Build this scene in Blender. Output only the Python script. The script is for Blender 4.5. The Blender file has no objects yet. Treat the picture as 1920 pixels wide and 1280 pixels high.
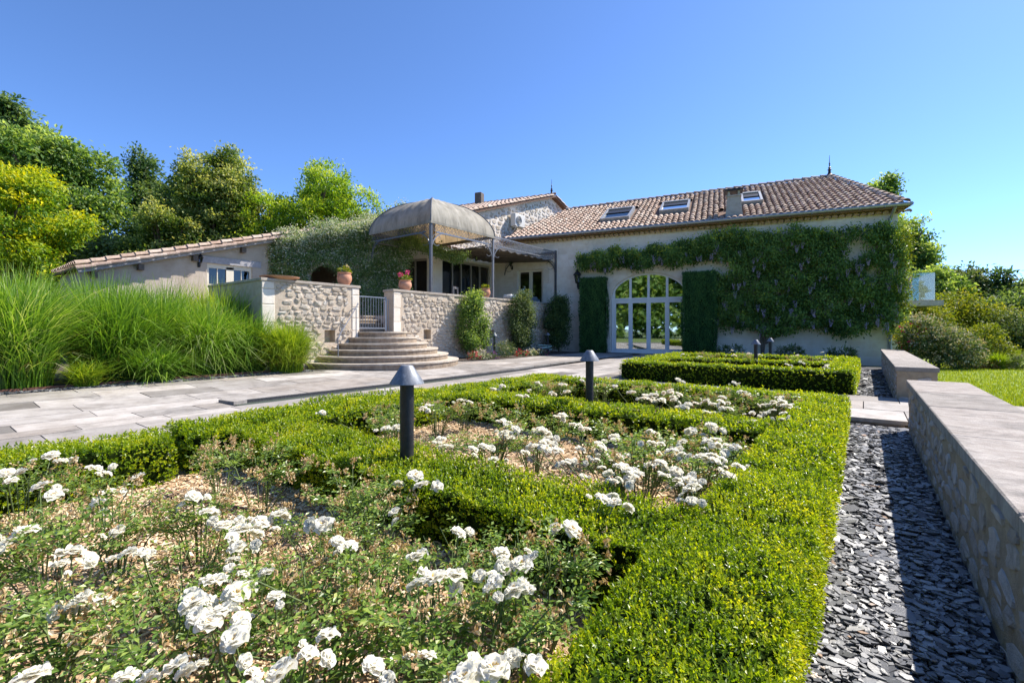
import bpy, bmesh, math, random
import numpy as np
from mathutils import Vector, Matrix
from mathutils.geometry import tessellate_polygon

# ------------------------------------------------------------------ camera, sky, sun, exposure
SC = bpy.context.scene
COL = SC.collection
cam_d = bpy.data.cameras.new("camera")
cam = bpy.data.objects.new("camera", cam_d)
COL.objects.link(cam)
SC.camera = cam
cam_d.sensor_width = 36.0
cam_d.lens = 871.0 / 1920.0 * 36.0
cam_d.shift_y = -20.0 / 1920.0
cam_d.clip_start = 0.05
cam_d.clip_end = 5000.0
cam.location = (0.0, 0.0, 1.1)
cam.rotation_euler = (math.radians(90), 0.0, math.radians(37.2365))

SUNV = Vector((0.43, 0.80, 1.0)).normalized()
SUN_EL = math.asin(SUNV.z)
SUN_ROT = math.atan2(SUNV.x, SUNV.y)
W = bpy.data.worlds.new("World")
SC.world = W
W.use_nodes = True
wn = W.node_tree
wn.nodes.clear()
sky = wn.nodes.new("ShaderNodeTexSky")
sky.sky_type = 'NISHITA'
sky.sun_disc = False
sky.sun_elevation = SUN_EL
sky.sun_rotation = SUN_ROT
sky.air_density = 0.60
sky.dust_density = 0.15
sky.ozone_density = 9.5
bg = wn.nodes.new("ShaderNodeBackground")
bg.inputs["Strength"].default_value = 0.138
wo = wn.nodes.new("ShaderNodeOutputWorld")
wn.links.new(sky.outputs[0], bg.inputs[0])
wn.links.new(bg.outputs[0], wo.inputs[0])

sun_d = bpy.data.lights.new("sun", 'SUN')
sun_d.energy = 4.3
sun_d.angle = math.radians(0.53)
sun_d.color = (1.0, 0.935, 0.83)
sun = bpy.data.objects.new("sun", sun_d)
COL.objects.link(sun)
sun.rotation_euler = (-SUNV).to_track_quat('-Z', 'Y').to_euler()

SC.view_settings.view_transform = 'Standard'
SC.view_settings.look = 'None'
SC.view_settings.exposure = 1.15
SC.view_settings.gamma = 1.0
SC.view_settings.use_curve_mapping = False
SC.render.engine = 'CYCLES'
SC.cycles.max_bounces = 8
SC.cycles.diffuse_bounces = 4
SC.cycles.transparent_max_bounces = 12
SC.cycles.caustics_reflective = False
SC.cycles.caustics_refractive = False

RNG = np.random.default_rng(7)
random.seed(7)

# ------------------------------------------------------------------ materials
def new_mat(name):
    m = bpy.data.materials.new(name)
    m.use_nodes = True
    nt = m.node_tree
    nt.nodes.clear()
    out = nt.nodes.new("ShaderNodeOutputMaterial")
    return m, nt, out

def nd(nt, t, **kw):
    n = nt.nodes.new(t)
    for k, v in kw.items():
        setattr(n, k, v)
    return n

def ramp(nt, fac, stops):
    r = nd(nt, "ShaderNodeValToRGB")
    el = r.color_ramp.elements
    while len(el) < len(stops):
        el.new(0.5)
    for e, (p, c) in zip(el, stops):
        e.position = p
        e.color = (c[0], c[1], c[2], 1.0)
    nt.links.new(fac, r.inputs[0])
    return r.outputs[0]

def noise(nt, vec, scale, detail=4.0, rough=0.6, dist=0.0):
    n = nd(nt, "ShaderNodeTexNoise")
    n.inputs["Scale"].default_value = scale
    n.inputs["Detail"].default_value = detail
    n.inputs["Roughness"].default_value = rough
    n.inputs["Distortion"].default_value = dist
    if vec is not None:
        nt.links.new(vec, n.inputs["Vector"])
    return n.outputs["Fac"]

def mixc(nt, fac, a, b, mode='MIX'):
    m = nd(nt, "ShaderNodeMix", data_type='RGBA', blend_type=mode)
    for sock, val in ((m.inputs[0], fac), (m.inputs[6], a), (m.inputs[7], b)):
        if isinstance(val, (int, float)):
            sock.default_value = val
        elif isinstance(val, (tuple, list)):
            sock.default_value = (val[0], val[1], val[2], 1.0)
        else:
            nt.links.new(val, sock)
    return m.outputs[2]

def maprange(nt, v, a, b, c=0.0, d=1.0):
    m = nd(nt, "ShaderNodeMapRange")
    nt.links.new(v, m.inputs[0])
    for i, x in enumerate((a, b, c, d)):
        m.inputs[i + 1].default_value = x
    return m.outputs[0]

def bump(nt, h, strength=0.4, dist=0.02):
    b = nd(nt, "ShaderNodeBump")
    b.inputs["Strength"].default_value = strength
    b.inputs["Distance"].default_value = dist
    nt.links.new(h, b.inputs["Height"])
    return b.outputs[0]

def finish(nt, out, col, rough=0.8, nrm=None, metal=0.0, spec=0.4):
    p = nd(nt, "ShaderNodeBsdfPrincipled")
    if isinstance(col, tuple):
        p.inputs["Base Color"].default_value = (*col, 1.0)
    else:
        nt.links.new(col, p.inputs["Base Color"])
    if isinstance(rough, (int, float)):
        p.inputs["Roughness"].default_value = rough
    else:
        nt.links.new(rough, p.inputs["Roughness"])
    p.inputs["Metallic"].default_value = metal
    p.inputs["Specular IOR Level"].default_value = spec
    if nrm is not None:
        nt.links.new(nrm, p.inputs["Normal"])
    nt.links.new(p.outputs[0], out.inputs[0])
    return p

def pos(nt):
    return nd(nt, "ShaderNodeNewGeometry").outputs["Position"]

def attr_rnd(nt):
    return nd(nt, "ShaderNodeAttribute", attribute_name="rnd").outputs["Fac"]

def obj_rnd(nt):
    return nd(nt, "ShaderNodeObjectInfo").outputs["Random"]

def leaf_mat(name, stops, trans=0.35, rough=0.45, spec=0.35, tcol=1.25):
    m, nt, out = new_mat(name)
    c = ramp(nt, attr_rnd(nt), stops)
    p = nd(nt, "ShaderNodeBsdfPrincipled")
    nt.links.new(c, p.inputs["Base Color"])
    p.inputs["Roughness"].default_value = rough
    p.inputs["Specular IOR Level"].default_value = spec
    t = nd(nt, "ShaderNodeBsdfTranslucent")
    tc = mixc(nt, 1.0, c, (1.25 * tcol, 1.15 * tcol, 0.5 * tcol), 'MULTIPLY')
    nt.links.new(tc, t.inputs[0])
    mx = nd(nt, "ShaderNodeMixShader")
    mx.inputs[0].default_value = trans
    nt.links.new(p.outputs[0], mx.inputs[1])
    nt.links.new(t.outputs[0], mx.inputs[2])
    nt.links.new(mx.outputs[0], out.inputs[0])
    return m

def stone_mat(name, base, var, rnd='obj', scale=6.0, bumps=0.5, rough=0.88, dark=(0.16, 0.14, 0.11), darkamt=0.35, bdist=0.02, stretch=None):
    """weathered stone: per-piece tint, grain, dark lichen blotches"""
    m, nt, out = new_mat(name)
    r = obj_rnd(nt) if rnd == 'obj' else attr_rnd(nt)
    P = pos(nt)
    if stretch:
        mp = nd(nt, "ShaderNodeMapping")
        mp.inputs["Scale"].default_value = stretch
        nt.links.new(P, mp.inputs[0])
        P = mp.outputs[0]
    c0 = ramp(nt, r, [(i / (len(base) - 1), b) for i, b in enumerate(base)])
    n1 = noise(nt, P, scale, 6, 0.65)
    c1 = mixc(nt, maprange(nt, n1, 0.35, 0.75), c0, mixc(nt, 1.0, c0, var, 'MULTIPLY'))
    n2 = noise(nt, P, scale * 0.45, 5, 0.7, 0.6)
    c2 = mixc(nt, maprange(nt, n2, 0.52, 0.72, 0.0, darkamt), c1, dark)
    n3 = noise(nt, P, scale * 9, 4, 0.7)
    nrm = bump(nt, n3, bumps, bdist)
    finish(nt, out, c2, rough, nrm, 0.0, 0.25)
    return m

def plain_mat(name, col, rough=0.5, metal=0.0, spec=0.4, var=0.15, scale=8.0, bumps=0.0):
    m, nt, out = new_mat(name)
    n = noise(nt, pos(nt), scale, 5, 0.65)
    lo = tuple(max(0.0, c * (1 - var)) for c in col)
    hi = tuple(min(1.0, c * (1 + var)) for c in col)
    c = ramp(nt, n, [(0.3, lo), (0.7, hi)])
    nrm = bump(nt, noise(nt, pos(nt), scale * 6, 3), bumps, 0.01) if bumps else None
    finish(nt, out, c, rough, nrm, metal, spec)
    return m

M = {}
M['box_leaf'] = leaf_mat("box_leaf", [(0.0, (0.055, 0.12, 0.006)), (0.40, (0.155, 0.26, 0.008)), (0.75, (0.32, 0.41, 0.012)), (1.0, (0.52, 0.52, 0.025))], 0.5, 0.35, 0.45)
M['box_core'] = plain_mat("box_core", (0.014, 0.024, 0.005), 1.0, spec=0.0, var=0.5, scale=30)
M['rose_leaf'] = leaf_mat("rose_leaf", [(0.0, (0.045, 0.11, 0.02)), (0.5, (0.15, 0.26, 0.045)), (0.85, (0.33, 0.42, 0.09)), (1.0, (0.52, 0.53, 0.18))], 0.42, 0.35, 0.5)
M['rose_stem'] = plain_mat("rose_stem", (0.10, 0.14, 0.045), 0.7)
M['spent'] = leaf_mat("spent_bloom", [(0.0, (0.36, 0.22, 0.10)), (0.5, (0.56, 0.40, 0.22)), (1.0, (0.76, 0.64, 0.44))], 0.25, 0.8, 0.1, 1.0)
M['stamen'] = plain_mat("stamen", (0.70, 0.46, 0.06), 0.7, var=0.3, scale=200)
def petal_mat():
    m, nt, out = new_mat("rose_petal")
    c = ramp(nt, attr_rnd(nt), [(0.0, (0.82, 0.76, 0.58)), (0.5, (0.88, 0.855, 0.75)), (1.0, (0.89, 0.875, 0.81))])
    p = nd(nt, "ShaderNodeBsdfDiffuse")
    nt.links.new(c, p.inputs[0])
    t = nd(nt, "ShaderNodeBsdfTranslucent")
    nt.links.new(c, t.inputs[0])
    mx = nd(nt, "ShaderNodeMixShader")
    mx.inputs[0].default_value = 0.5
    nt.links.new(p.outputs[0], mx.inputs[1])
    nt.links.new(t.outputs[0], mx.inputs[2])
    nt.links.new(mx.outputs[0], out.inputs[0])
    return m
M['petal'] = petal_mat()
M['grass_blade'] = leaf_mat("miscanthus_blade", [(0.0, (0.04, 0.10, 0.012)), (0.45, (0.13, 0.27, 0.025)), (0.85, (0.27, 0.42, 0.05)), (1.0, (0.50, 0.56, 0.26))], 0.42, 0.45, 0.35)
M['grass_yellow'] = leaf_mat("sunny_blade", [(0.0, (0.10, 0.18, 0.015)), (0.5, (0.22, 0.34, 0.02)), (1.0, (0.40, 0.46, 0.05))], 0.42, 0.45, 0.3)
M['straw'] = leaf_mat("dry_blade", [(0.0, (0.25, 0.15, 0.06)), (1.0, (0.50, 0.36, 0.18))], 0.2, 0.8, 0.1, 1.0)
M['lawn_blade'] = leaf_mat("lawn_blade", [(0.0, (0.14, 0.20, 0.012)), (0.6, (0.27, 0.36, 0.02)), (1.0, (0.42, 0.46, 0.04))], 0.35, 0.6, 0.2)
M['tree_mid'] = leaf_mat("leaf_mid_green", [(0.0, (0.03, 0.085, 0.02)), (0.45, (0.13, 0.23, 0.05)), (1.0, (0.40, 0.50, 0.15))], 0.5, 0.5, 0.35)
M['tree_dark'] = leaf_mat("leaf_dark_green", [(0.0, (0.02, 0.055, 0.02)), (0.5, (0.075, 0.14, 0.045)), (1.0, (0.22, 0.31, 0.10))], 0.42, 0.5, 0.3)
M['tree_linden'] = leaf_mat("leaf_linden", [(0.0, (0.035, 0.085, 0.016)), (0.4, (0.13, 0.20, 0.035)), (1.0, (0.56, 0.56, 0.22))], 0.48, 0.5, 0.3)
M['tree_bright'] = leaf_mat("leaf_bright_green", [(0.0, (0.035, 0.11, 0.008)), (0.45, (0.17, 0.30, 0.018)), (1.0, (0.50, 0.58, 0.06))], 0.52, 0.45, 0.35)
M['tree_yellow'] = leaf_mat("leaf_golden", [(0.0, (0.06, 0.15, 0.008)), (0.35, (0.17, 0.29, 0.012)), (0.7, (0.40, 0.45, 0.012)), (1.0, (0.70, 0.62, 0.015))], 0.4, 0.5, 0.3)
M['olive'] = leaf_mat("leaf_grey_green", [(0.0, (0.05, 0.09, 0.03)), (0.6, (0.12, 0.18, 0.06)), (1.0, (0.24, 0.27, 0.12))], 0.3, 0.55, 0.3)
M['yellow_shrub'] = leaf_mat("leaf_yellow_green", [(0.0, (0.07, 0.12, 0.012)), (0.6, (0.19, 0.24, 0.02)), (1.0, (0.38, 0.36, 0.04))], 0.35, 0.55, 0.25)
M['pale_flower'] = leaf_mat("pale_flower", [(0.0, (0.45, 0.36, 0.22)), (0.5, (0.62, 0.55, 0.40)), (1.0, (0.75, 0.70, 0.60))], 0.3, 0.7, 0.1, 0.8)
M['jasmine'] = leaf_mat("jasmine_leaf", [(0.0, (0.06, 0.13, 0.05)), (0.55, (0.20, 0.31, 0.11)), (1.0, (0.45, 0.54, 0.22))], 0.4, 0.4, 0.4)
M['jasmine_flower'] = leaf_mat("jasmine_flower", [(0.0, (0.55, 0.56, 0.38)), (1.0, (0.78, 0.77, 0.66))], 0.35, 0.7, 0.1, 0.8)
M['wisteria'] = leaf_mat("wisteria_leaf", [(0.0, (0.035, 0.10, 0.026)), (0.5, (0.15, 0.26, 0.06)), (0.93, (0.32, 0.44, 0.10)), (1.0, (0.54, 0.60, 0.08))], 0.42, 0.5, 0.35)
M['raceme'] = leaf_mat("wisteria_flower", [(0.0, (0.38, 0.30, 0.55)), (1.0, (0.70, 0.62, 0.80))], 0.3, 0.7, 0.1, 0.8)
M['cypress'] = leaf_mat("cypress_scale", [(0.0, (0.010, 0.045, 0.015)), (0.5, (0.04, 0.125, 0.04)), (1.0, (0.12, 0.26, 0.07))], 0.15, 0.6, 0.25)
M['bark'] = plain_mat("bark", (0.10, 0.075, 0.055), 0.9, var=0.4, scale=14, bumps=0.6)
M['vine_stem'] = plain_mat("vine_stem", (0.13, 0.10, 0.075), 0.9, var=0.4, scale=20)
M['flower_red'] = leaf_mat("flower_red", [(0.0, (0.42, 0.03, 0.05)), (1.0, (0.70, 0.10, 0.16))], 0.3, 0.7, 0.1, 0.8)
M['flower_purple'] = leaf_mat("flower_purple", [(0.0, (0.12, 0.03, 0.22)), (1.0, (0.28, 0.10, 0.42))], 0.3, 0.7, 0.1, 0.8)
M['flower_pink'] = leaf_mat("flower_pink", [(0.0, (0.55, 0.05, 0.20)), (1.0, (0.80, 0.16, 0.38))], 0.3, 0.7, 0.1, 0.8)

M['rubble'] = stone_mat("rubble_stone", [(0.48, 0.41, 0.33), (0.62, 0.56, 0.48), (0.55, 0.47, 0.37), (0.68, 0.63, 0.56)], (0.72, 0.66, 0.60), 'obj', 9, 0.6, darkamt=0.3)
M['rubble_joined'] = stone_mat("rubble_stone_small", [(0.48, 0.41, 0.33), (0.62, 0.56, 0.48), (0.55, 0.47, 0.37), (0.68, 0.63, 0.56)], (0.72, 0.66, 0.60), 'attr', 9, 0.6, darkamt=0.3)
M['mortar'] = stone_mat("lime_mortar", [(0.56, 0.47, 0.37), (0.60, 0.51, 0.41)], (0.80, 0.74, 0.68), 'obj', 7, 0.8, darkamt=0.25)
M['facade'] = stone_mat("limewashed_wall", [(0.80, 0.735, 0.66), (0.82, 0.76, 0.69)], (0.84, 0.80, 0.76), 'obj', 2.2, 0.5, darkamt=0.16, dark=(0.30, 0.24, 0.18))
M['plaster'] = stone_mat("outbuilding_plaster", [(0.50, 0.43, 0.355), (0.53, 0.46, 0.385)], (0.80, 0.75, 0.70), 'obj', 2.5, 0.5, darkamt=0.3, dark=(0.24, 0.2, 0.16))
M['ashlar'] = stone_mat("ashlar_block", [(0.74, 0.67, 0.58), (0.80, 0.74, 0.66), (0.76, 0.69, 0.59), (0.83, 0.78, 0.71)], (0.84, 0.79, 0.74), 'obj', 4, 0.4, darkamt=0.14, dark=(0.30, 0.24, 0.18))
M['flush'] = stone_mat("flush_pointed_stone", [(0.42, 0.36, 0.31), (0.62, 0.57, 0.53), (0.48, 0.40, 0.33), (0.66, 0.62, 0.60)], (0.65, 0.60, 0.55), 'obj', 12, 0.7, darkamt=0.45)
M['flush_mortar'] = stone_mat("flush_mortar", [(0.46, 0.36, 0.25), (0.50, 0.40, 0.28)], (0.74, 0.68, 0.62), 'obj', 9, 0.9, darkamt=0.40)
M['coping'] = stone_mat("coping_slab", [(0.33, 0.30, 0.27), (0.43, 0.39, 0.355), (0.385, 0.34, 0.305)], (0.55, 0.52, 0.50), 'obj', 5, 0.6, darkamt=0.80, dark=(0.15, 0.14, 0.132), stretch=(1.5, 1.9, 1.0))
M['cap'] = stone_mat("terrace_coping", [(0.40, 0.35, 0.30), (0.50, 0.45, 0.39)], (0.75, 0.70, 0.66), 'obj', 7, 0.4, darkamt=0.35)
M['step'] = stone_mat("step_stone", [(0.31, 0.25, 0.19), (0.37, 0.30, 0.235)], (0.58, 0.50, 0.43), 'obj', 6, 0.6, darkamt=0.75, dark=(0.10, 0.085, 0.07), stretch=(1.6, 1.6, 0.6))
M['tread'] = stone_mat("tread_stone", [(0.52, 0.46, 0.39), (0.58, 0.52, 0.45)], (0.66, 0.60, 0.54), 'obj', 7, 0.5, darkamt=0.6, dark=(0.20, 0.17, 0.14))
M['paver'] = stone_mat("paving_slab", [(0.195, 0.18, 0.165), (0.44, 0.408, 0.38), (0.325, 0.302, 0.282), (0.52, 0.485, 0.455), (0.39, 0.345, 0.305), (0.255, 0.238, 0.225)], (0.60, 0.57, 0.54), 'obj', 3.2, 0.35, rough=0.75, darkamt=0.62, dark=(0.115, 0.105, 0.10))
M['joint'] = plain_mat("paving_joint", (0.12, 0.11, 0.10), 0.95, var=0.3, scale=20)
M['tile'] = stone_mat("canal_tile", [(0.38, 0.26, 0.20), (0.58, 0.46, 0.38), (0.46, 0.325, 0.25), (0.66, 0.56, 0.475), (0.49, 0.36, 0.275)], (0.70, 0.64, 0.60), 'obj', 14, 0.4, darkamt=0.45, dark=(0.13, 0.10, 0.085))
M['tile_joined'] = stone_mat("canal_tile_far", [(0.38, 0.26, 0.20), (0.58, 0.46, 0.38), (0.46, 0.325, 0.25), (0.66, 0.56, 0.475), (0.49, 0.36, 0.275)], (0.70, 0.64, 0.60), 'attr', 14, 0.4, darkamt=0.45, dark=(0.13, 0.10, 0.085))
M['under_tile'] = stone_mat("channel_tile", [(0.17, 0.105, 0.08), (0.24, 0.15, 0.11)], (0.6, 0.55, 0.5), 'obj', 10, 0.4, darkamt=0.5)
M['genoise'] = stone_mat("cornice_tile", [(0.42, 0.27, 0.15), (0.50, 0.36, 0.23)], (0.7, 0.64, 0.58), 'attr', 10, 0.4)
M['terracotta'] = stone_mat("terracotta", [(0.52, 0.25, 0.16), (0.58, 0.31, 0.21)], (0.82, 0.76, 0.72), 'obj', 8, 0.2, rough=0.8, darkamt=0.12)
M['zinc'] = plain_mat("zinc", (0.36, 0.37, 0.39), 0.5, 0.6, var=0.15)
M['iron'] = plain_mat("painted_iron", (0.10, 0.105, 0.12), 0.45, 0.3, var=0.2)
M['iron_pale'] = plain_mat("galvanised_iron", (0.24, 0.25, 0.28), 0.4, 0.45, var=0.2)
M['black_iron'] = plain_mat("black_iron", (0.02, 0.02, 0.024), 0.45, 0.2)
def lamp_mat():
    m, nt, out = new_mat("lamp_metal")
    P = nd(nt, "ShaderNodeTexCoord").outputs["Object"]
    mp = nd(nt, "ShaderNodeMapping")
    mp.inputs["Scale"].default_value = (30, 30, 4)
    nt.links.new(P, mp.inputs[0])
    n = noise(nt, mp.outputs[0], 1.5, 6, 0.7)
    c = ramp(nt, n, [(0.35, (0.14, 0.152, 0.18)), (0.58, (0.21, 0.225, 0.255)), (0.78, (0.44, 0.455, 0.48))])
    finish(nt, out, c, 0.5, bump(nt, noise(nt, P, 120, 3), 0.15, 0.003), 0.3, 0.4)
    return m
M['lamp'] = lamp_mat()
M['lamp_pole'] = plain_mat("lamp_pole", (0.028, 0.029, 0.034), 0.45, 0.2, var=0.35, scale=25)
M['lamp_glass'] = plain_mat("lamp_diffuser", (0.6, 0.6, 0.56), 0.3)
M['white'] = plain_mat("white_paint", (0.74, 0.75, 0.77), 0.4, var=0.04)
M['cream'] = plain_mat("cream_paint", (0.70, 0.64, 0.52), 0.5, var=0.05)
M['grey_frame'] = plain_mat("taupe_aluminium", (0.42, 0.38, 0.34), 0.45, 0.2, var=0.06)
M['grey_wood'] = plain_mat("grey_painted_wood", (0.36, 0.35, 0.37), 0.7, var=0.2, scale=10, bumps=0.2)
M['dark_wood'] = plain_mat("dark_beam", (0.12, 0.10, 0.085), 0.8, var=0.3, scale=14)
def canvas_mat():
    m, nt, out = new_mat("weathered_canvas")
    P = pos(nt)
    mp = nd(nt, "ShaderNodeMapping")
    mp.inputs["Scale"].default_value = (1.0, 1.0, 0.22)
    nt.links.new(P, mp.inputs[0])
    n = noise(nt, mp.outputs[0], 3.2, 6, 0.65, 0.4)
    c = ramp(nt, n, [(0.32, (0.25, 0.235, 0.205)), (0.5, (0.38, 0.36, 0.315)), (0.7, (0.50, 0.475, 0.42))])
    p = nd(nt, "ShaderNodeBsdfPrincipled")
    nt.links.new(c, p.inputs["Base Color"])
    p.inputs["Roughness"].default_value = 0.85
    p.inputs["Specular IOR Level"].default_value = 0.2
    t = nd(nt, "ShaderNodeBsdfTranslucent")
    nt.links.new(mixc(nt, 1.0, c, (1.5, 1.15, 0.75), 'MULTIPLY'), t.inputs[0])
    mx = nd(nt, "ShaderNodeMixShader")
    mx.inputs[0].default_value = 0.3
    nt.links.new(p.outputs[0], mx.inputs[1])
    nt.links.new(t.outputs[0], mx.inputs[2])
    nt.links.new(mx.outputs[0], out.inputs[0])
    return m
M['canvas'] = canvas_mat()
M['awning'] = plain_mat("brown_awning", (0.12, 0.10, 0.075), 0.85, var=0.2, scale=3)
def glass_mat(name, refl=0.3, tint=(0.72, 0.78, 0.78)):
    m, nt, out = new_mat(name)
    lw = nd(nt, "ShaderNodeLayerWeight")
    lw.inputs[0].default_value = 0.35
    f = maprange(nt, lw.outputs["Fresnel"], 0.0, 1.0, refl, 1.0)
    g = nd(nt, "ShaderNodeBsdfGlossy")
    g.inputs["Roughness"].default_value = 0.02
    g.inputs["Color"].default_value = (0.92, 0.95, 0.96, 1)
    t = nd(nt, "ShaderNodeBsdfTransparent")
    t.inputs[0].default_value = (*tint, 1)
    mx = nd(nt, "ShaderNodeMixShader")
    nt.links.new(f, mx.inputs[0])
    nt.links.new(t.outputs[0], mx.inputs[1])
    nt.links.new(g.outputs[0], mx.inputs[2])
    nt.links.new(mx.outputs[0], out.inputs[0])
    return m
M['glass'] = glass_mat("window_glass", 0.46)
M['glass_low'] = glass_mat("terrace_glass", 0.015, (0.55, 0.58, 0.6))
M['balcony_glass'] = glass_mat("balustrade_glass", 0.07, (0.80, 0.90, 0.88))
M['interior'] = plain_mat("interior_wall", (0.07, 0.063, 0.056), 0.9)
M['dark_plaster'] = plain_mat("porch_plaster", (0.26, 0.19, 0.14), 0.9, var=0.2)
M['curtain'] = plain_mat("curtain_fabric", (0.62, 0.62, 0.60), 0.9, var=0.08)
M['soil'] = plain_mat("dark_soil", (0.075, 0.055, 0.042), 0.95, var=0.4, scale=14, bumps=0.5)
M['ground'] = plain_mat("rough_grass_ground", (0.10, 0.14, 0.035), 0.95, var=0.4, scale=0.6, bumps=0.3)
M['lawn'] = plain_mat("lawn_ground", (0.17, 0.235, 0.028), 0.95, var=0.28, scale=3.0, bumps=0.5)
M['mulch_base'] = plain_mat("mulch_base", (0.42, 0.29, 0.175), 0.95, var=0.45, scale=40, bumps=0.8)
def chip_mat():
    m, nt, out = new_mat("wood_chip")
    c = ramp(nt, attr_rnd(nt), [(0.0, (0.33, 0.20, 0.11)), (0.35, (0.58, 0.41, 0.25)), (0.75, (0.74, 0.57, 0.38)), (1.0, (0.84, 0.72, 0.54))])
    finish(nt, out, c, 0.85, None, 0.0, 0.2)
    return m
M['chip'] = chip_mat()
def slate_mat():
    m, nt, out = new_mat("slate_chip")
    c = ramp(nt, attr_rnd(nt), [(0.0, (0.05, 0.052, 0.058)), (0.35, (0.145, 0.147, 0.157)), (0.7, (0.265, 0.265, 0.273)), (0.94, (0.44, 0.43, 0.42)), (1.0, (0.40, 0.28, 0.20))])
    c = mixc(nt, maprange(nt, noise(nt, pos(nt), 60, 3), 0.4, 0.7, 0, 0.5), c, mixc(nt, 1.0, c, (0.6, 0.6, 0.62), 'MULTIPLY'))
    finish(nt, out, c, 0.42, bump(nt, noise(nt, pos(nt), 140, 3), 0.3, 0.004), 0.0, 0.5)
    return m
M['slate'] = slate_mat()
M['slate_base'] = plain_mat("slate_base", (0.045, 0.047, 0.055), 0.9, var=0.4, scale=40, bumps=0.6)
M['corten'] = plain_mat("rusty_edging", (0.16, 0.07, 0.045), 0.85, var=0.3, scale=20)
M['hose'] = plain_mat("brown_hose", (0.10, 0.065, 0.05), 0.6)
def water_mat():
    m, nt, out = new_mat("channel_water")
    p = finish(nt, out, (0.10, 0.125, 0.10), 0.06, bump(nt, noise(nt, pos(nt), 7, 3), 0.08, 0.02), 0.0, 0.6)
    return m
M['water'] = water_mat()
M['ac'] = plain_mat("ac_casing", (0.72, 0.70, 0.66), 0.5, var=0.04)
M['ac_dark'] = plain_mat("ac_grille", (0.14, 0.14, 0.14), 0.6)
M['sofa'] = plain_mat("grey_weave", (0.16, 0.19, 0.23), 0.8, var=0.2, scale=40)
M['cushion'] = plain_mat("white_cushion", (0.74, 0.73, 0.70), 0.9, var=0.05)
M['chairwood'] = plain_mat("pale_chair", (0.42, 0.36, 0.30), 0.7, var=0.15)
M['green_hose'] = plain_mat("pale_green_hose", (0.36, 0.50, 0.44), 0.5)
# ------------------------------------------------------------------ object helpers
def link(o, parent=None):
    COL.objects.link(o)
    if parent is not None:
        o.parent = parent
    return o

def tag(o, label=None, cat=None, group=None, kind=None):
    if label: o["label"] = label
    if cat: o["category"] = cat
    if group: o["group"] = group
    if kind: o["kind"] = kind
    return o

def empty(name, loc=(0, 0, 0), rz=0.0, label=None, cat=None, group=None, kind=None):
    o = bpy.data.objects.new(name, None)
    o.empty_display_size = 0.1
    o.location = loc
    o.rotation_euler = (0, 0, rz)
    link(o)
    return tag(o, label, cat, group, kind)

def use(name, me, parent=None, loc=(0, 0, 0), rot=(0, 0, 0), scale=(1, 1, 1)):
    o = bpy.data.objects.new(name, me)
    o.location = loc
    o.rotation_euler = rot
    o.scale = scale
    return link(o, parent)

def arr_mesh(name, V, F, mat, rnd=None, smooth=False):
    """mesh from numpy arrays: V (n,3); F (m,k) with k corners per face"""
    V = np.asarray(V, dtype=np.float32)
    F = np.asarray(F, dtype=np.int32)
    me = bpy.data.meshes.new(name)
    k = F.shape[1]
    me.vertices.add(len(V))
    me.vertices.foreach_set("co", V.ravel())
    me.loops.add(F.size)
    me.loops.foreach_set("vertex_index", F.ravel())
    me.polygons.add(len(F))
    me.polygons.foreach_set("loop_start", np.arange(0, F.size, k, dtype=np.int32))
    me.polygons.foreach_set("use_smooth", np.full(len(F), bool(smooth)))
    if rnd is not None:
        a = me.attributes.new("rnd", 'FLOAT', 'FACE')
        a.data.foreach_set("value", np.asarray(rnd, dtype=np.float32))
    me.update(calc_edges=True)
    me.materials.append(mat)
    return me

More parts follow.
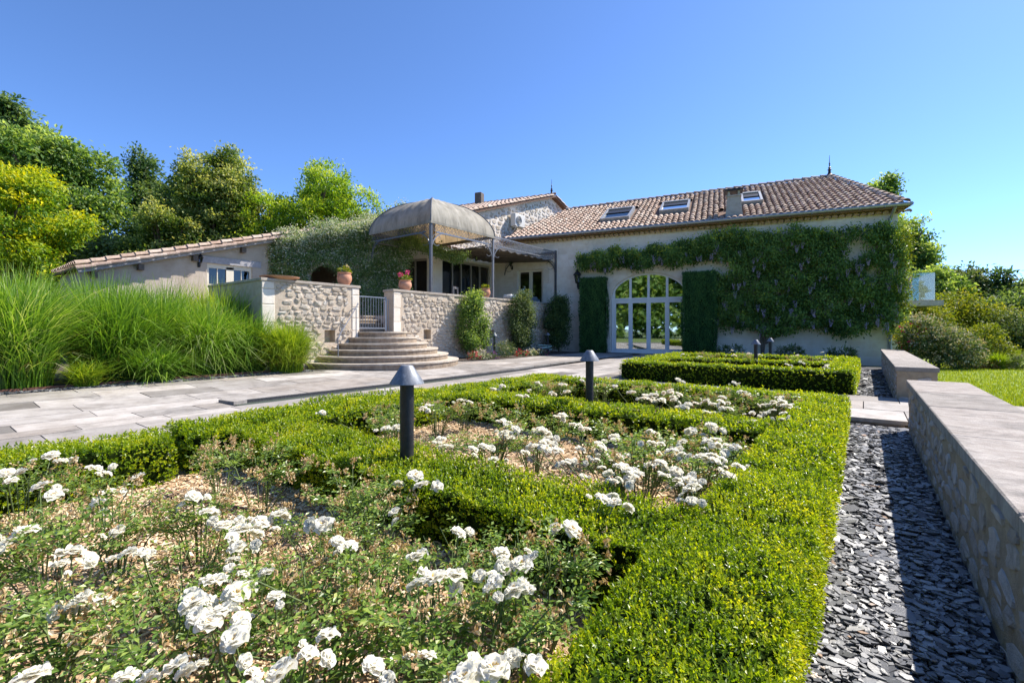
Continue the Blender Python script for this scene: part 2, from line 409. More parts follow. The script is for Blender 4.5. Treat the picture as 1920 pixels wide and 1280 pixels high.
class MB:
    """collects boxes, tubes and polygons and builds them as one mesh"""
    def __init__(s):
        s.v, s.f, s.r = [], [], []
    def add(s, vs, fs, r=None):
        o = len(s.v)
        s.v += [tuple(x) for x in vs]
        s.f += [tuple(i + o for i in f) for f in fs]
        s.r += [random.random() if r is None else r] * len(fs)
        return s
    def box(s, c, d, rz=0.0, rot=None, r=None):
        hx, hy, hz = d[0] / 2, d[1] / 2, d[2] / 2
        mt = rot if rot is not None else Matrix.Rotation(rz, 3, 'Z')
        vs = [mt @ Vector((x, y, z)) + Vector(c) for x in (-hx, hx) for y in (-hy, hy) for z in (-hz, hz)]
        return s.add(vs, [(0, 1, 3, 2), (4, 6, 7, 5), (0, 4, 5, 1), (2, 3, 7, 6), (0, 2, 6, 4), (1, 5, 7, 3)], r)
    def b2(s, lo, hi, r=None):
        return s.box([(a + b) / 2 for a, b in zip(lo, hi)], [b - a for a, b in zip(lo, hi)], r=r)
    def tube(s, pts, rad, n=8, cap=True, r=None):
        pts = [Vector(p) for p in pts]
        if not isinstance(rad, (list, tuple)):
            rad = [rad] * len(pts)
        vs, fs = [], []
        pu = None
        for i, p in enumerate(pts):
            t = (pts[min(i + 1, len(pts) - 1)] - pts[max(i - 1, 0)]).normalized()
            if pu is None:
                pu = Vector((0, 0, 1)) if abs(t.z) < 0.9 else Vector((1, 0, 0))
            u = (pu - t * pu.dot(t)).normalized()
            w = t.cross(u)
            pu = u
            for k in range(n):
                a = 2 * math.pi * k / n
                vs.append(p + (u * math.cos(a) + w * math.sin(a)) * rad[i])
        for i in range(len(pts) - 1):
            for k in range(n):
                fs.append((i * n + k, i * n + (k + 1) % n, (i + 1) * n + (k + 1) % n, (i + 1) * n + k))
        if cap:
            fs.append(tuple(range(n))[::-1])
            fs.append(tuple((len(pts) - 1) * n + k for k in range(n)))
        return s.add(vs, fs, r)
    def bar(s, a, b, w, h=None):
        """rectangular bar from a to b"""
        a, b = Vector(a), Vector(b)
        d = b - a
        q = d.to_track_quat('X', 'Z').to_matrix()
        return s.box((a + b) / 2, (d.length, w, h or w), rot=q)
    def lathe(s, prof, n=20, c=(0, 0, 0), r=None):
        vs = [(c[0] + p[0] * math.cos(2 * math.pi * k / n), c[1] + p[0] * math.sin(2 * math.pi * k / n), c[2] + p[1]) for p in prof for k in range(n)]
        fs = [(i * n + k, i * n + (k + 1) % n, (i + 1) * n + (k + 1) % n, (i + 1) * n + k) for i in range(len(prof) - 1) for k in range(n)]
        return s.add(vs, fs, r)
    def poly(s, pts, r=None):
        return s.add(pts, [tuple(range(len(pts)))], r)
    def prism(s, xy, z0, z1, r=None):
        n = len(xy)
        vs = [(x, y, z0) for x, y in xy] + [(x, y, z1) for x, y in xy]
        tris = tessellate_polygon([[Vector((x, y, 0)) for x, y in xy]])
        fs = [tuple(i + n for i in t) for t in tris] + [tuple(t) for t in tris]
        fs += [(i, (i + 1) % n, (i + 1) % n + n, i + n) for i in range(n)]
        return s.add(vs, fs, r)
    def mesh(s, name, mat, smooth=False, bevel=0.0, weld=False):
        me = bpy.data.meshes.new(name)
        me.from_pydata(s.v, [], s.f)
        a = me.attributes.new("rnd", 'FLOAT', 'FACE')
        a.data.foreach_set("value", s.r)
        bm = bmesh.new()
        bm.from_mesh(me)
        if weld:
            bmesh.ops.remove_doubles(bm, verts=bm.verts, dist=1e-5)
        if bevel > 0:
            bmesh.ops.bevel(bm, geom=list(bm.edges), offset=bevel, segments=1, affect='EDGES', profile=0.5)
        bmesh.ops.recalc_face_normals(bm, faces=bm.faces)
        bm.to_mesh(me)
        bm.free()
        if smooth:
            me.polygons.foreach_set("use_smooth", [True] * len(me.polygons))
            if hasattr(me, "set_sharp_from_angle"):
                me.set_sharp_from_angle(angle=math.radians(40))
        me.materials.append(mat)
        return me
    def build(s, name, mat, parent=None, smooth=False, bevel=0.0, weld=False):
        return link(bpy.data.objects.new(name, s.mesh(name, mat, smooth, bevel, weld)), parent)

def unit(v):
    return v / np.maximum(np.linalg.norm(v, axis=1, keepdims=True), 1e-9)

def leaf_arrays(P, D, N, L, Wd, fold=0.25, rng=RNG):
    """pointed four-corner leaves: base P, direction D, face normal near N, length L, width Wd"""
    n = len(P)
    D = unit(D)
    S = unit(np.cross(D, N))
    U = np.cross(S, D)
    L = np.broadcast_to(np.asarray(L, dtype=float).reshape(-1, 1), (n, 1))
    Wd = np.broadcast_to(np.asarray(Wd, dtype=float).reshape(-1, 1), (n, 1))
    mid = P + D * L * 0.48
    a = P
    b = mid + S * Wd * 0.5 + U * Wd * fold * 0.5
    c = P + D * L - U * L * 0.08
    d = mid - S * Wd * 0.5 + U * Wd * fold * 0.5
    V = np.stack([a, b, c, d], 1).reshape(-1, 3)
    F = np.arange(4 * n, dtype=np.int32).reshape(-1, 4)
    return V, F

def join_arrays(parts):
    Vs, Fs, Rs, o = [], [], [], 0
    for V, F, R in parts:
        Vs.append(V); Fs.append(F + o); Rs.append(R); o += len(V)
    return np.concatenate(Vs), np.concatenate(Fs), np.concatenate(Rs)

def rand_dirs(n, rng=RNG):
    return unit(rng.normal(size=(n, 3)))

def sprigs(P, N, per, L, Wd, stem, rng=RNG, spread=0.9, up=0.5):
    """little leafy shoots standing on surface points P with normals N"""
    n = len(P)
    A = unit(N + np.array([0, 0, up]) + rng.normal(scale=0.22, size=(n, 3)))
    idx = np.repeat(np.arange(n), per)
    t = np.tile(np.linspace(0.0, 1.0, per), n) + rng.uniform(-0.08, 0.08, n * per)
    base = P[idx] + A[idx] * (t * stem)[:, None]
    rd = rand_dirs(n * per, rng)
    D = unit(A[idx] * (0.35 + 0.8 * t[:, None]) + rd * spread)
    Nn = unit(A[idx] + rand_dirs(n * per, rng) * 0.5)
    V, F = leaf_arrays(base, D, Nn, L * rng.uniform(0.7, 1.25, n * per), Wd * rng.uniform(0.7, 1.2, n * per), rng=rng)
    tone = rng.uniform(0, 1, n)[idx]
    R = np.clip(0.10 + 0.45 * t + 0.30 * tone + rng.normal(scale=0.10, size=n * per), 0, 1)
    return V, F, R

def sample_poly(xy, n, rng):
    tris = tessellate_polygon([[Vector((x, y, 0)) for x, y in xy]])
    T = np.array([[xy[i] for i in t] for t in tris])
    ar = 0.5 * np.abs(np.cross(T[:, 1] - T[:, 0], T[:, 2] - T[:, 0]))
    k = rng.choice(len(T), n, p=ar / ar.sum())
    r1, r2 = np.sqrt(rng.uniform(size=n)), rng.uniform(size=n)
    t = T[k]
    return t[:, 0] * (1 - r1)[:, None] + t[:, 1] * (r1 * (1 - r2))[:, None] + t[:, 2] * (r1 * r2)[:, None]

def poly_area(xy):
    a = np.array(xy)
    x, y = a[:, 0], a[:, 1]
    return 0.5 * float(np.dot(x, np.roll(y, -1)) - np.dot(y, np.roll(x, -1)))

def zg(x, y):
    """gentle rise of the paved court towards the terrace and the house"""
    p = -0.2285 * x + 0.9735 * y
    a = min(1.0, max(0.0, (-7.9 - x) / 2.6))
    b = min(1.0, max(0.0, (p - 9.0) / 8.0))
    return 0.11 * max(a, b)

def rubble_stone_protos(k=12, bulge=0.5, mat=None, seed=3, chaos=0.22):
    """angular stones in the x-z plane, about 1 x 1, standing 1 proud along -y"""
    rg = random.Random(seed)
    out = []
    for i in range(k):
        n = rg.randint(5, 8)
        corner = [(-.5, -.5), (.5, -.5), (.5, .5), (-.5, .5)]
        pts = []
        for j in range(4):                                       # a rough block with knocked-off corners
            (x0, z0), (x1, z1) = corner[j], corner[(j + 1) % 4]
            c = rg.uniform(0.05, 0.34)
            pts.append((x0 + (x1 - x0) * c, z0 + (z1 - z0) * c))
            if rg.random() < 0.55:
                f = rg.uniform(.4, .6)
                pts.append((x0 + (x1 - x0) * f, z0 + (z1 - z0) * f))
            d = rg.uniform(0.05, 0.34)
            pts.append((x1 - (x1 - x0) * d, z1 - (z1 - z0) * d))
        pts = [(x * rg.uniform(1 - chaos, 1), z * rg.uniform(1 - chaos, 1)) for x, z in pts]
        n = len(pts)
        base = [(x, 0.3, z) for x, z in pts]
        tx, tz = rg.uniform(-.7, .7), rg.uniform(-.7, .7)
        q = rg.uniform(.80, .93)
        ring = [(x * q + rg.uniform(-.03, .03), -0.75 - tx * x - tz * z + rg.uniform(-.22, .22), z * q + rg.uniform(-.03, .03)) for x, z in pts]
        c = (rg.uniform(-0.2, 0.2), -0.75 - bulge * rg.uniform(0, 1), rg.uniform(-0.2, 0.2))
        vs = base + ring + [c]
        fs = [(j, (j + 1) % n, (j + 1) % n + n, j + n) for j in range(n)] + [(n + j, n + (j + 1) % n, 2 * n) for j in range(n)]
        out.append(MB().add(vs, fs).mesh("stone", mat))
    return out

def lay_rubble(parent, protos, origin, udir, W, H, size, depth, holes=(), limit=300, seed=1, name="stone", skip=None, gap=0.88, joined_mat=None):
    """irregular courses of stones on a wall face; udir = direction along the wall (unit xy), face looks along udir x z"""
    rg = random.Random(seed)
    ang = math.atan2(udir[1], udir[0])
    cells = []
    z = 0.0
    while z < H - size * 0.35:
        h = min(rg.uniform(0.5, 1.35) * size * 0.70, H - z)
        u = -rg.uniform(0, size * 0.5)
        while u < W:
            w = rg.uniform(0.5, 1.9) * size
            cu, cz = u + w / 2, z + h / 2 + rg.uniform(-0.25, 0.25) * h
            if cu - w * 0.45 > 0 and cu + w * 0.45 < W and cz + h * 0.45 < H:
                if not any(cu + w * .45 > a and cu - w * .45 < b and cz + h * .45 > c and cz - h * .45 < d for a, b, c, d in holes):
                    if not (skip and skip(cu, cz)):
                        cells.append((cu, cz, w * gap * rg.uniform(.85, 1.05), h * gap * rg.uniform(.85, 1.12)))
            u += w
        z += h
    rg.shuffle(cells)
    cells.sort(key=lambda c: -c[2] * c[3])
    for cu, cz, w, h in cells[:limit]:
        p = (origin[0] + udir[0] * cu, origin[1] + udir[1] * cu, origin[2] + cz)
        use(name, rg.choice(protos), parent, p, (0, rg.uniform(-0.22, 0.22), ang), (w, depth * rg.uniform(0.7, 1.3), h))
    rest = cells[limit:]
    if rest and joined_mat:
        mb = MB()
        for cu, cz, w, h in rest:
            me = rg.choice(protos)
            mt = Matrix.Translation((origin[0] + udir[0] * cu, origin[1] + udir[1] * cu, origin[2] + cz)) @ Matrix.Rotation(ang, 4, 'Z') @ Matrix.Diagonal((w, depth, h, 1))
            mb.add([mt @ v.co for v in me.vertices], [tuple(p.vertices) for p in me.polygons])
        o = mb.build("small_stones", joined_mat, parent)
        o["kind"] = "stuff"
    return len(cells)

def wall_face(mb, u0, u1, z0, z1, holes, to3, depth):
    """front of a wall with rectangular openings and their reveals; to3(u, d, z) gives the point d metres inside"""
    us = sorted({u0, u1, *[h[0] for h in holes], *[h[1] for h in holes]})
    zs = sorted({z0, z1, *[h[2] for h in holes], *[h[3] for h in holes]})
    for i in range(len(us) - 1):
        for j in range(len(zs) - 1):
            cu, cz = (us[i] + us[i + 1]) / 2, (zs[j] + zs[j + 1]) / 2
            if any(h[0] < cu < h[1] and h[2] < cz < h[3] for h in holes):
                continue
            mb.poly([to3(us[i], 0, zs[j]), to3(us[i + 1], 0, zs[j]), to3(us[i + 1], 0, zs[j + 1]), to3(us[i], 0, zs[j + 1])])
    for a, b, c, d in holes:
        for (p, q) in (((a, c), (b, c)), ((b, c), (b, d)), ((b, d), (a, d)), ((a, d), (a, c))):
            mb.poly([to3(p[0], 0, p[1]), to3(q[0], 0, q[1]), to3(q[0], depth, q[1]), to3(p[0], depth, p[1])])

def canal_tile(R0=0.105, R1=0.085, L=0.46, t=0.014, n=6):
    """half-round tile lying along +y, wide end at y=0, crown up"""
    vs, fs = [], []
    for (y, R, lift) in ((0.0, R0, 0.022), (L, R1, 0.0)):
        for rr in (R, R - t):
            for k in range(n + 1):
                a = math.pi * k / n
                vs.append((rr * math.cos(a), y, rr * math.sin(a) * 0.92 + lift))
    m = n + 1
    for k in range(n):
        fs.append((k, k + 1, 2 * m + k + 1, 2 * m + k))
        fs.append((k, m + k, m + k + 1, k + 1))
    for k in (0, n):
        fs.append((k, 2 * m + k, 3 * m + k, m + k))
    return vs, fs

TILE_V, TILE_F = canal_tile()
# ------------------------------------------------------------------ ground
mb = MB()
mb.poly([(-900, -700, -0.22), (900, -700, -0.22), (900, 1400, -0.22), (-900, 1400, -0.22)])
tag(mb.build("ground", M['ground']), kind="structure")

mb = MB()
mb.b2((0.95, 9.86, -0.20), (40, 60, -0.015))
mb.b2((0.95, -12, -0.20), (40, 7.38, -0.015))
tag(mb.build("lawn", M['lawn']), kind="structure")

# bare bed under the tall grasses and the border along the terrace wall
mb = MB()
mb.prism([(-30, -6), (-10.75, -6), (-10.78, 0.9), (-11.0, 3.4), (-11.15, 6.2), (-11.6, 6.4), (-11.6, 5.2), (-30, 5.2)], -0.19, 0.095)
tag(mb.build("planting_bed", M['soil']), kind="structure")
mb = MB()
mb.prism([(-11.75, 11.05), (-10.55, 11.2), (-10.2, 13.0), (-10.15, 16.2), (-10.1, 18.6), (-11.75, 19.2)], -0.19, 0.125)
tag(mb.build("flower_border", M['soil']), kind="structure")

# rose beds: wood-chip mulch
mb = MB()
mb.b2((-4.3, -1.0, -0.2), (-0.4, 6.7, 0.02))
mb.b2((-4.3, 10.2, -0.2), (-0.4, 15.1, 0.02))
tag(mb.build("mulch_bed", M['mulch_base']), kind="structure")

def box_chips(n, xy, z, L, Wd, T, rng, tilt=0.35):
    """n thin chips as closed slivers (top face and four sides)"""
    a = rng.uniform(0, 2 * np.pi, n)
    d = np.stack([np.cos(a), np.sin(a), rng.normal(scale=tilt, size=n)], 1)
    d = unit(d)
    s = unit(np.cross(d, np.array([0, 0, 1.0])) + np.stack([np.zeros(n), np.zeros(n), rng.normal(scale=tilt, size=n)], 1))
    u = np.cross(s, d)
    l, w, t = (L * rng.uniform(.5, 1.4, n))[:, None] / 2, (Wd * rng.uniform(.5, 1.4, n))[:, None] / 2, (T * rng.uniform(.6, 1.4, n))[:, None]
    c = np.concatenate([xy, (z + rng.uniform(0, 0.018, n))[:, None]], 1)
    tp = [c + d * l * 1.0 + s * w * .6 + u * t, c + d * l * .7 - s * w + u * t, c - d * l - s * w * .7 + u * t, c - d * l * .8 + s * w + u * t]
    bt = [p - u * 2 * t for p in tp]
    V = np.stack(tp + bt, 1).reshape(-1, 3)
    q = np.array([[0, 1, 2, 3], [0, 4, 5, 1], [1, 5, 6, 2], [2, 6, 7, 3], [3, 7, 4, 0]])
    F = (np.arange(n)[:, None, None] * 8 + q[None]).reshape(-1, 4)
    R = np.repeat(rng.uniform(0, 1, n), 5)
    return V, F, R

rg = np.random.default_rng(11)
parts = []
for (x0, x1, y0, y1, n, s) in ((-4.0, -0.6, 0.1, 1.65, 11500, 1.08), (-4.0, -0.6, 2.1, 4.15, 5500, 1.3), (-4.0, -0.6, 4.6, 6.5, 1800, 1.7)):
    xy = np.stack([rg.uniform(x0, x1, n), rg.uniform(y0, y1, n)], 1)
    parts.append(box_chips(n, xy, 0.022, 0.030 * s, 0.011 * s, 0.0022, rg))
V, F, R = join_arrays(parts)
o = use("wood_chips", arr_mesh("wood_chips", V, F, M['chip'], R))
tag(o, "loose tan wood chips mulching the rose beds", "mulch", kind="stuff")

# ------------------------------------------------------------------ slate strip
mb = MB()
mb.b2((-0.45, -3, -0.21), (0.42, 7.46, -0.10))
mb.b2((-0.45, 9.80, -0.21), (0.42, 19.5, -0.10))
mb.b2((-5.6, 7.2, -0.215), (-4.3, 13.0, -0.05))
tag(mb.build("slate_bed", M['slate_base']), kind="structure")

def slate_chips(n, xy, z, size, rng, tilt=0.15):
    """thin angular plates with four to five sharp corners"""
    k = 5
    a = (np.arange(k) * 2 * np.pi / k)[None] + rng.uniform(-0.48, 0.48, (n, k)) + rng.uniform(0, 6.28, (n, 1))
    r = rng.uniform(0.55, 1.15, (n, k))
    sz = size * np.exp(rng.normal(scale=0.45, size=n))[:, None]
    el = rng.uniform(0.30, 0.85, (n, 1))
    th = rng.uniform(0, 6.28, (n, 1))
    x0, y0 = np.cos(a) * r * sz, np.sin(a) * r * sz * el
    x, y = x0 * np.cos(th) - y0 * np.sin(th), x0 * np.sin(th) + y0 * np.cos(th)
    gx, gy = rng.normal(scale=tilt, size=(n, 1)), rng.normal(scale=tilt, size=(n, 1))
    zz = z + rng.uniform(0, 0.026, (n, 1)) + x * gx + y * gy
    top = np.stack([x + xy[:, :1], y + xy[:, 1:], zz], 2)
    bot = top - np.array([0, 0, 1.0]) * rng.uniform(0.003, 0.007, (n, 1, 1))
    V = np.concatenate([top, bot], 1).reshape(-1, 3)
    T = [[0, 1, 2], [0, 2, 3], [0, 3, 4]] + [t for i in range(5) for t in ([i, i + 5, (i + 1) % 5 + 5], [i, (i + 1) % 5 + 5, (i + 1) % 5])]
    F = (np.arange(n)[:, None, None] * 10 + np.array(T)[None]).reshape(-1, 3)
    R = np.repeat(np.clip(rng.normal(0.45, 0.24, n), 0, 1), 13)
    return V, F, R

rg = np.random.default_rng(5)
parts = []
for (x0, x1, y0, y1, n, s) in ((-0.27, 0.39, 0.9, 3.2, 7600, 0.0190), (-0.27, 0.39, 3.2, 7.36, 6500, 0.0245), (-0.27, 0.39, 9.9, 18.0, 2200, 0.038)):
    xy = np.stack([rg.uniform(x0, x1, n), rg.uniform(y0, y1, n)], 1)
    parts.append(slate_chips(n, xy, -0.098, s, rg))
n = 1500
xy = np.stack([rg.uniform(-5.5, -4.5, n), rg.uniform(8.0, 12.8, n)], 1)
parts.append(slate_chips(n, xy, -0.045, 0.035, rg))
n = 2200                                             # narrow strip of slate along the grass bed
t = rg.uniform(0, 1, n)
xy = np.stack([-10.68 - 0.36 * t + rg.uniform(-0.10, 0.14, n), -1 + 7.2 * t], 1)
parts.append(slate_chips(n, xy, 0.105, 0.035, rg))
V, F, R = join_arrays(parts)
o = use("slate_chippings", arr_mesh("slate_chippings", V, F, M['slate'], R))
tag(o, "loose blue grey slate chippings spread along the low wall and beds", "slate chippings", kind="stuff")

# rusty steel edging between bed and slate
mb = MB()
edge = [(-10.83, -3), (-10.86, 0.9), (-11.06, 3.4), (-11.24, 6.15)]
for a, b in zip(edge[:-1], edge[1:]):
    mb.bar((a[0], a[1], 0.10), (b[0], b[1], 0.10), 0.012, 0.14)
tag(mb.build("bed_edging", M['corten']), "rusty steel edging strip between the tall grasses and the paving", "edging")

# ------------------------------------------------------------------ paved court
patio = empty("patio", kind="structure")
def left_edge(y):
    return -10.55 - 0.06 * max(0, y) if y < 6.3 else (-12.3 if y < 11.0 else (-10.6 if y < 12.5 else -10.18))
mb = MB()
N0 = 14
ys = [-4 + i * 1.6 for i in range(16)]
for y0, y1 in zip(ys[:-1], ys[1:]):
    xs = [-12.4, -10.5, -9.6, -8.8, -7.92]
    for seg in (xs, [-7.32, -6.5, -5.4, -4.3]):
        for x0, x1 in zip(seg[:-1], seg[1:]):
            mb.poly([(x, y, zg(x, y) - 0.012) for x, y in ((x0, y0), (x1, y0), (x1, y1), (x0, y1))])
mb.b2((-7.93, -4, -0.21), (-7.31, 2.9, -0.012))
j = mb.build("joint_bed", M['joint'], patio)
rg = random.Random(21)
def slab(x0, x1, y0, y1, parent, g=0.006, th=0.05, zf=zg, lift=0.0):
    c = [(x0 + g, y0 + g), (x1 - g, y0 + g), (x1 - g, y1 - g), (x0 + g, y1 - g)]
    e = rg.uniform(-0.002, 0.003) + lift
    top = [(x, y, zf(x, y) + e) for x, y in c]
    vs = [(x, y, z - th) for x, y, z in top] + top
    MB().add(vs, [(4, 5, 6, 7), (0, 1, 5, 4), (1, 2, 6, 5), (2, 3, 7, 6), (3, 0, 4, 7)]).build("paving_slab", M['paver'], parent)
def strip(x0, x1, y0, y1, lo, hi):
    y = y0 - rg.uniform(0, 0.6)
    while y < y1:
        l = rg.uniform(lo, hi)
        a, b = max(y, y0), min(y + l, y1)
        if b - a > 0.12:
            slab(x0, x1, a, b, patio)
        y += l
x = -4.45
cols_r = [-4.42, -5.05, -5.72, -6.30, -6.95, -7.33]
for x1, x0 in zip(cols_r[:-1], cols_r[1:]):
    strip(x0, x1, 0.0, 19.2, 0.75, 1.5)
cols_l = [-7.9, -8.35, -9.0, -9.62, -10.2]
for x1, x0 in zip(cols_l[:-1], cols_l[1:]):
    strip(x0, x1, -1.0, 18.9, 0.8, 1.6)
strip(-10.62, -10.2, -1.0, 11.0, 0.9, 1.5)
strip(-11.2, -10.62, 6.4, 11.0, 0.9, 1.5)
strip(-7.9, -7.33, -1.0, 2.95, 0.7, 1.2)
# small turned slab at the head of the channel
MB().box((-7.72, 3.08, 0.018), (0.42, 0.20, 0.05), 0.12).build("paving_slab", M['paver'], patio)

# water channel
mb = MB()
mb.b2((-7.905, 2.95, -0.24), (-7.875, 18.4, -0.004))
mb.b2((-7.345, 2.95, -0.24), (-7.315, 18.4, -0.004))
mb.b2((-7.875, 2.95, -0.24), (-7.345, 2.98, -0.004))
tag(mb.build("water_channel", M['slate_base']), "long narrow stone channel full of water through the paving", "water channel", kind="structure")
mb = MB()
mb.poly([(-7.874, 2.981, -0.05), (-7.346, 2.981, -0.05), (-7.346, 18.4, -0.05), (-7.874, 18.4, -0.05)])
tag(mb.build("water", M['water']), kind="structure")

# crossing path between the two hedge parterres, on through the gap in the low wall
cross = empty("crossing_path", kind="structure")
MB().b2((-4.7, 7.42, -0.21), (0.95, 9.83, -0.052)).build("joint_bed", M['joint'], cross)
MB().b2((0.95, 7.42, -0.21), (8.0, 9.83, -0.052)).build("joint_bed", M['joint'], cross)
flat = lambda x, y: 0.0
for xs_, yrow in (([-4.6, -3.3, -2.0, -0.95, 0.42, 1.3, 2.5, 3.9, 5.5], (7.38, 8.25)), ([-4.6, -3.8, -2.6, -1.3, -0.02, 0.9, 2.1, 3.3, 5.0], (8.25, 9.1)), ([-4.6, -3.4, -2.2, -0.7, 0.42, 1.5, 2.8, 4.2, 5.8], (9.1, 9.87))):
    for a, b in zip(xs_[:-1], xs_[1:]):
        slab(a, b, yrow[0], yrow[1], cross, th=0.048, zf=flat)
MB().b2((-0.6, 7.385, -0.16), (0.385, 7.42, -0.05)).build("riser_stone", M['step'], cross)

# doorstep in front of the arched door, lying in the shade of the house is plain paving: nothing more here

# lawn grass that can be seen past the wall
def blades(n, xy, z, h, w, rng, lean=0.5):
    a = rng.uniform(0, 6.28, n)
    d = np.stack([np.cos(a) * lean * rng.uniform(0, 1, n), np.sin(a) * lean * rng.uniform(0, 1, n), np.ones(n)], 1)
    s = np.stack([np.cos(a + 1.57), np.sin(a + 1.57), np.zeros(n)], 1) * (w / 2)
    b = np.concatenate([xy, np.full((n, 1), z)], 1)
    hh = (h * rng.uniform(.5, 1.3, n))[:, None]
    V = np.stack([b - s, b + s, b + d * hh], 1).reshape(-1, 3)
    F = np.arange(3 * n).reshape(-1, 3)
    return V, F, rng.uniform(0, 1, n)
rg2 = np.random.default_rng(9)
n = 42000
yy = 9.9 + 12.5 * rg2.uniform(0, 1, n) ** 1.3
xx = rg2.uniform(0.95, 1.0 + 0.36 * yy, n)
V, F, R = blades(n, np.stack([xx, yy], 1), -0.015, 0.05, 0.014, rg2)
n2 = 26000
xx = 0.96 + 6.0 * rg2.uniform(0, 1, n2) ** 1.4
yy = rg2.uniform(-1.0, 7.36, n2)
V2, F2, R2 = blades(n2, np.stack([xx, yy], 1), -0.015, 0.05, 0.014, rg2)
V, F, R = join_arrays([(V, F, R), (V2, F2, R2)])
tag(use("lawn_grass", arr_mesh("lawn_grass", V, F, M['lawn_blade'], R)), "short mown grass of the lawn beyond the low wall", "grass", kind="stuff")

# ------------------------------------------------------------------ low garden walls
FLUSH = rubble_stone_protos(10, 0.35, M['flush'], 31)
def low_wall(name, y0, y1, label, seed, slabs, endcap):
    t = empty(name, (0.655, y0, 0), 0, label, "wall", "low stone garden walls")
    x0, x1, top = 0.40 - 0.655, 0.91 - 0.655, 0.445
    MB().b2((x0 + .012, 0.012, -0.24), (x1 - .012, y1 - y0 - .012, top)).build("mortar_core", M['flush_mortar'], t)
    L = y1 - y0
    # inner face looks to -x: run along -y
    lay_rubble(t, FLUSH, (x0 + .016, L - 0.02, -0.16), (0, -1), L - 0.04, top + 0.15, 0.19, 0.014, limit=260, seed=seed, gap=0.80, joined_mat=M['rubble_joined'])
    if endcap:
        lay_rubble(t, FLUSH, (x0 + .02, 0.016, -0.10), (1, 0), x1 - x0 - .04, top + 0.10, 0.17, 0.016, limit=40, seed=seed + 5, gap=0.84)
    r_ = random.Random(seed)
    y = 0.0
    for i, l in enumerate(slabs):
        l = min(l, L - y)
        if l <= 0.05:
            break
        MB().b2((x0 - .012, y + .005, top + .002), (x1 + .012, y + l - .005, 0.52 + r_.uniform(-.002, .002))).build("coping_slab", M['coping'], t, bevel=0.006)
        y += l
    return t
low_wall("garden_wall", -2.0, 7.22, "long low rubble wall with flat slab coping beside the slate path, nearest the camera", 41, [1.3, 1.5, 1.35, 1.4, 1.25, 1.1, 1.32, 2.0], False)
low_wall("garden_wall", 9.74, 18.6, "farther low rubble wall running from the crossing path towards the house corner", 47, [1.5, 1.4, 1.5, 1.4, 1.5, 1.6], True)

# ------------------------------------------------------------------ clipped box hedges
def hedge(label, xy, z1, dens, leaf, per, seed, group="clipped box hedges", z0=-0.05, stem=0.030):
    if poly_area(xy) < 0:
        xy = xy[::-1]
    rng = np.random.default_rng(seed)
    cx = sum(p[0] for p in xy) / len(xy)
    cy = sum(p[1] for p in xy) / len(xy)
    t = empty("box_hedge", (cx, cy, 0), 0, label, "hedge", group)
    loc = [(x - cx, y - cy) for x, y in xy]
    a = np.array(loc)
    nx = np.roll(a, -1, 0) - a
    n_out = np.stack([nx[:, 1], -nx[:, 0]], 1) / np.linalg.norm(nx, axis=1, keepdims=True)
    vn = n_out + np.roll(n_out, 1, 0)
    vn /= np.linalg.norm(vn, axis=1, keepdims=True)
    core = a - vn * 0.045
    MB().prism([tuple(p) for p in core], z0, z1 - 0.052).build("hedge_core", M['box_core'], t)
    P, N = [], []
    area = abs(poly_area(loc))
    n = int(area * dens)
    q = sample_poly(loc, n, rng)
    wob = 0.011 * np.sin(q[:, 0] * 9 + seed) + 0.012 * np.sin(q[:, 1] * 7 + seed * 2) + 0.010 * np.sin(q[:, 0] * 31 + 2 * np.sin(q[:, 1] * 19)) * np.sin(q[:, 1] * 27 + seed)
    P.append(np.concatenate([q, (z1 - 0.03 + wob + rng.uniform(-.015, .012, n))[:, None]], 1))
    N.append(np.tile([0, 0, 1.0], (n, 1)))
    H = z1 - z0
    for i in range(len(loc)):
        p0, p1 = a[i], a[(i + 1) % len(a)]
        L = np.linalg.norm(p1 - p0)
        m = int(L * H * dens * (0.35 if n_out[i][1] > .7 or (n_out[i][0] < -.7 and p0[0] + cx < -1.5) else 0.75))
        if m < 1: continue
        s, zz = rng.uniform(0, 1, m), rng.uniform(0, 1, m)
        belly = 0.02 * np.sin(np.pi * zz) + 0.012 * np.sin(s * L * 8 + seed)
        q = p0[None] * (1 - s)[:, None] + p1[None] * s[:, None] + n_out[i][None] * (belly - 0.03 + rng.uniform(-.012, .012, m))[:, None]
        P.append(np.concatenate([q, (z0 + 0.03 + (H - 0.05) * zz)[:, None]], 1))
        N.append(np.tile([n_out[i][0], n_out[i][1], 0.0], (m, 1)))
    P, N = np.concatenate(P), np.concatenate(N)
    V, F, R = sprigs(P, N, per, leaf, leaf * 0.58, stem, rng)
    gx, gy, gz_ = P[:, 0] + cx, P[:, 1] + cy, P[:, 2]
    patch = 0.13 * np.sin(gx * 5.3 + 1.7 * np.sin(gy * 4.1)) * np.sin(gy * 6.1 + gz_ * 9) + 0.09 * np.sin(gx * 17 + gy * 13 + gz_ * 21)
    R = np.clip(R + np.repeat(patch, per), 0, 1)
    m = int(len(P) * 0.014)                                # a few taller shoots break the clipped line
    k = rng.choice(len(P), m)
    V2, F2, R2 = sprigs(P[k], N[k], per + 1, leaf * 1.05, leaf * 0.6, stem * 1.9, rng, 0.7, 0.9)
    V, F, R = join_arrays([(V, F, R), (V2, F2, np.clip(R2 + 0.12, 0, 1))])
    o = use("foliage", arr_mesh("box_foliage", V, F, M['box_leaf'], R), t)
    o["kind"] = "stuff"
    return t

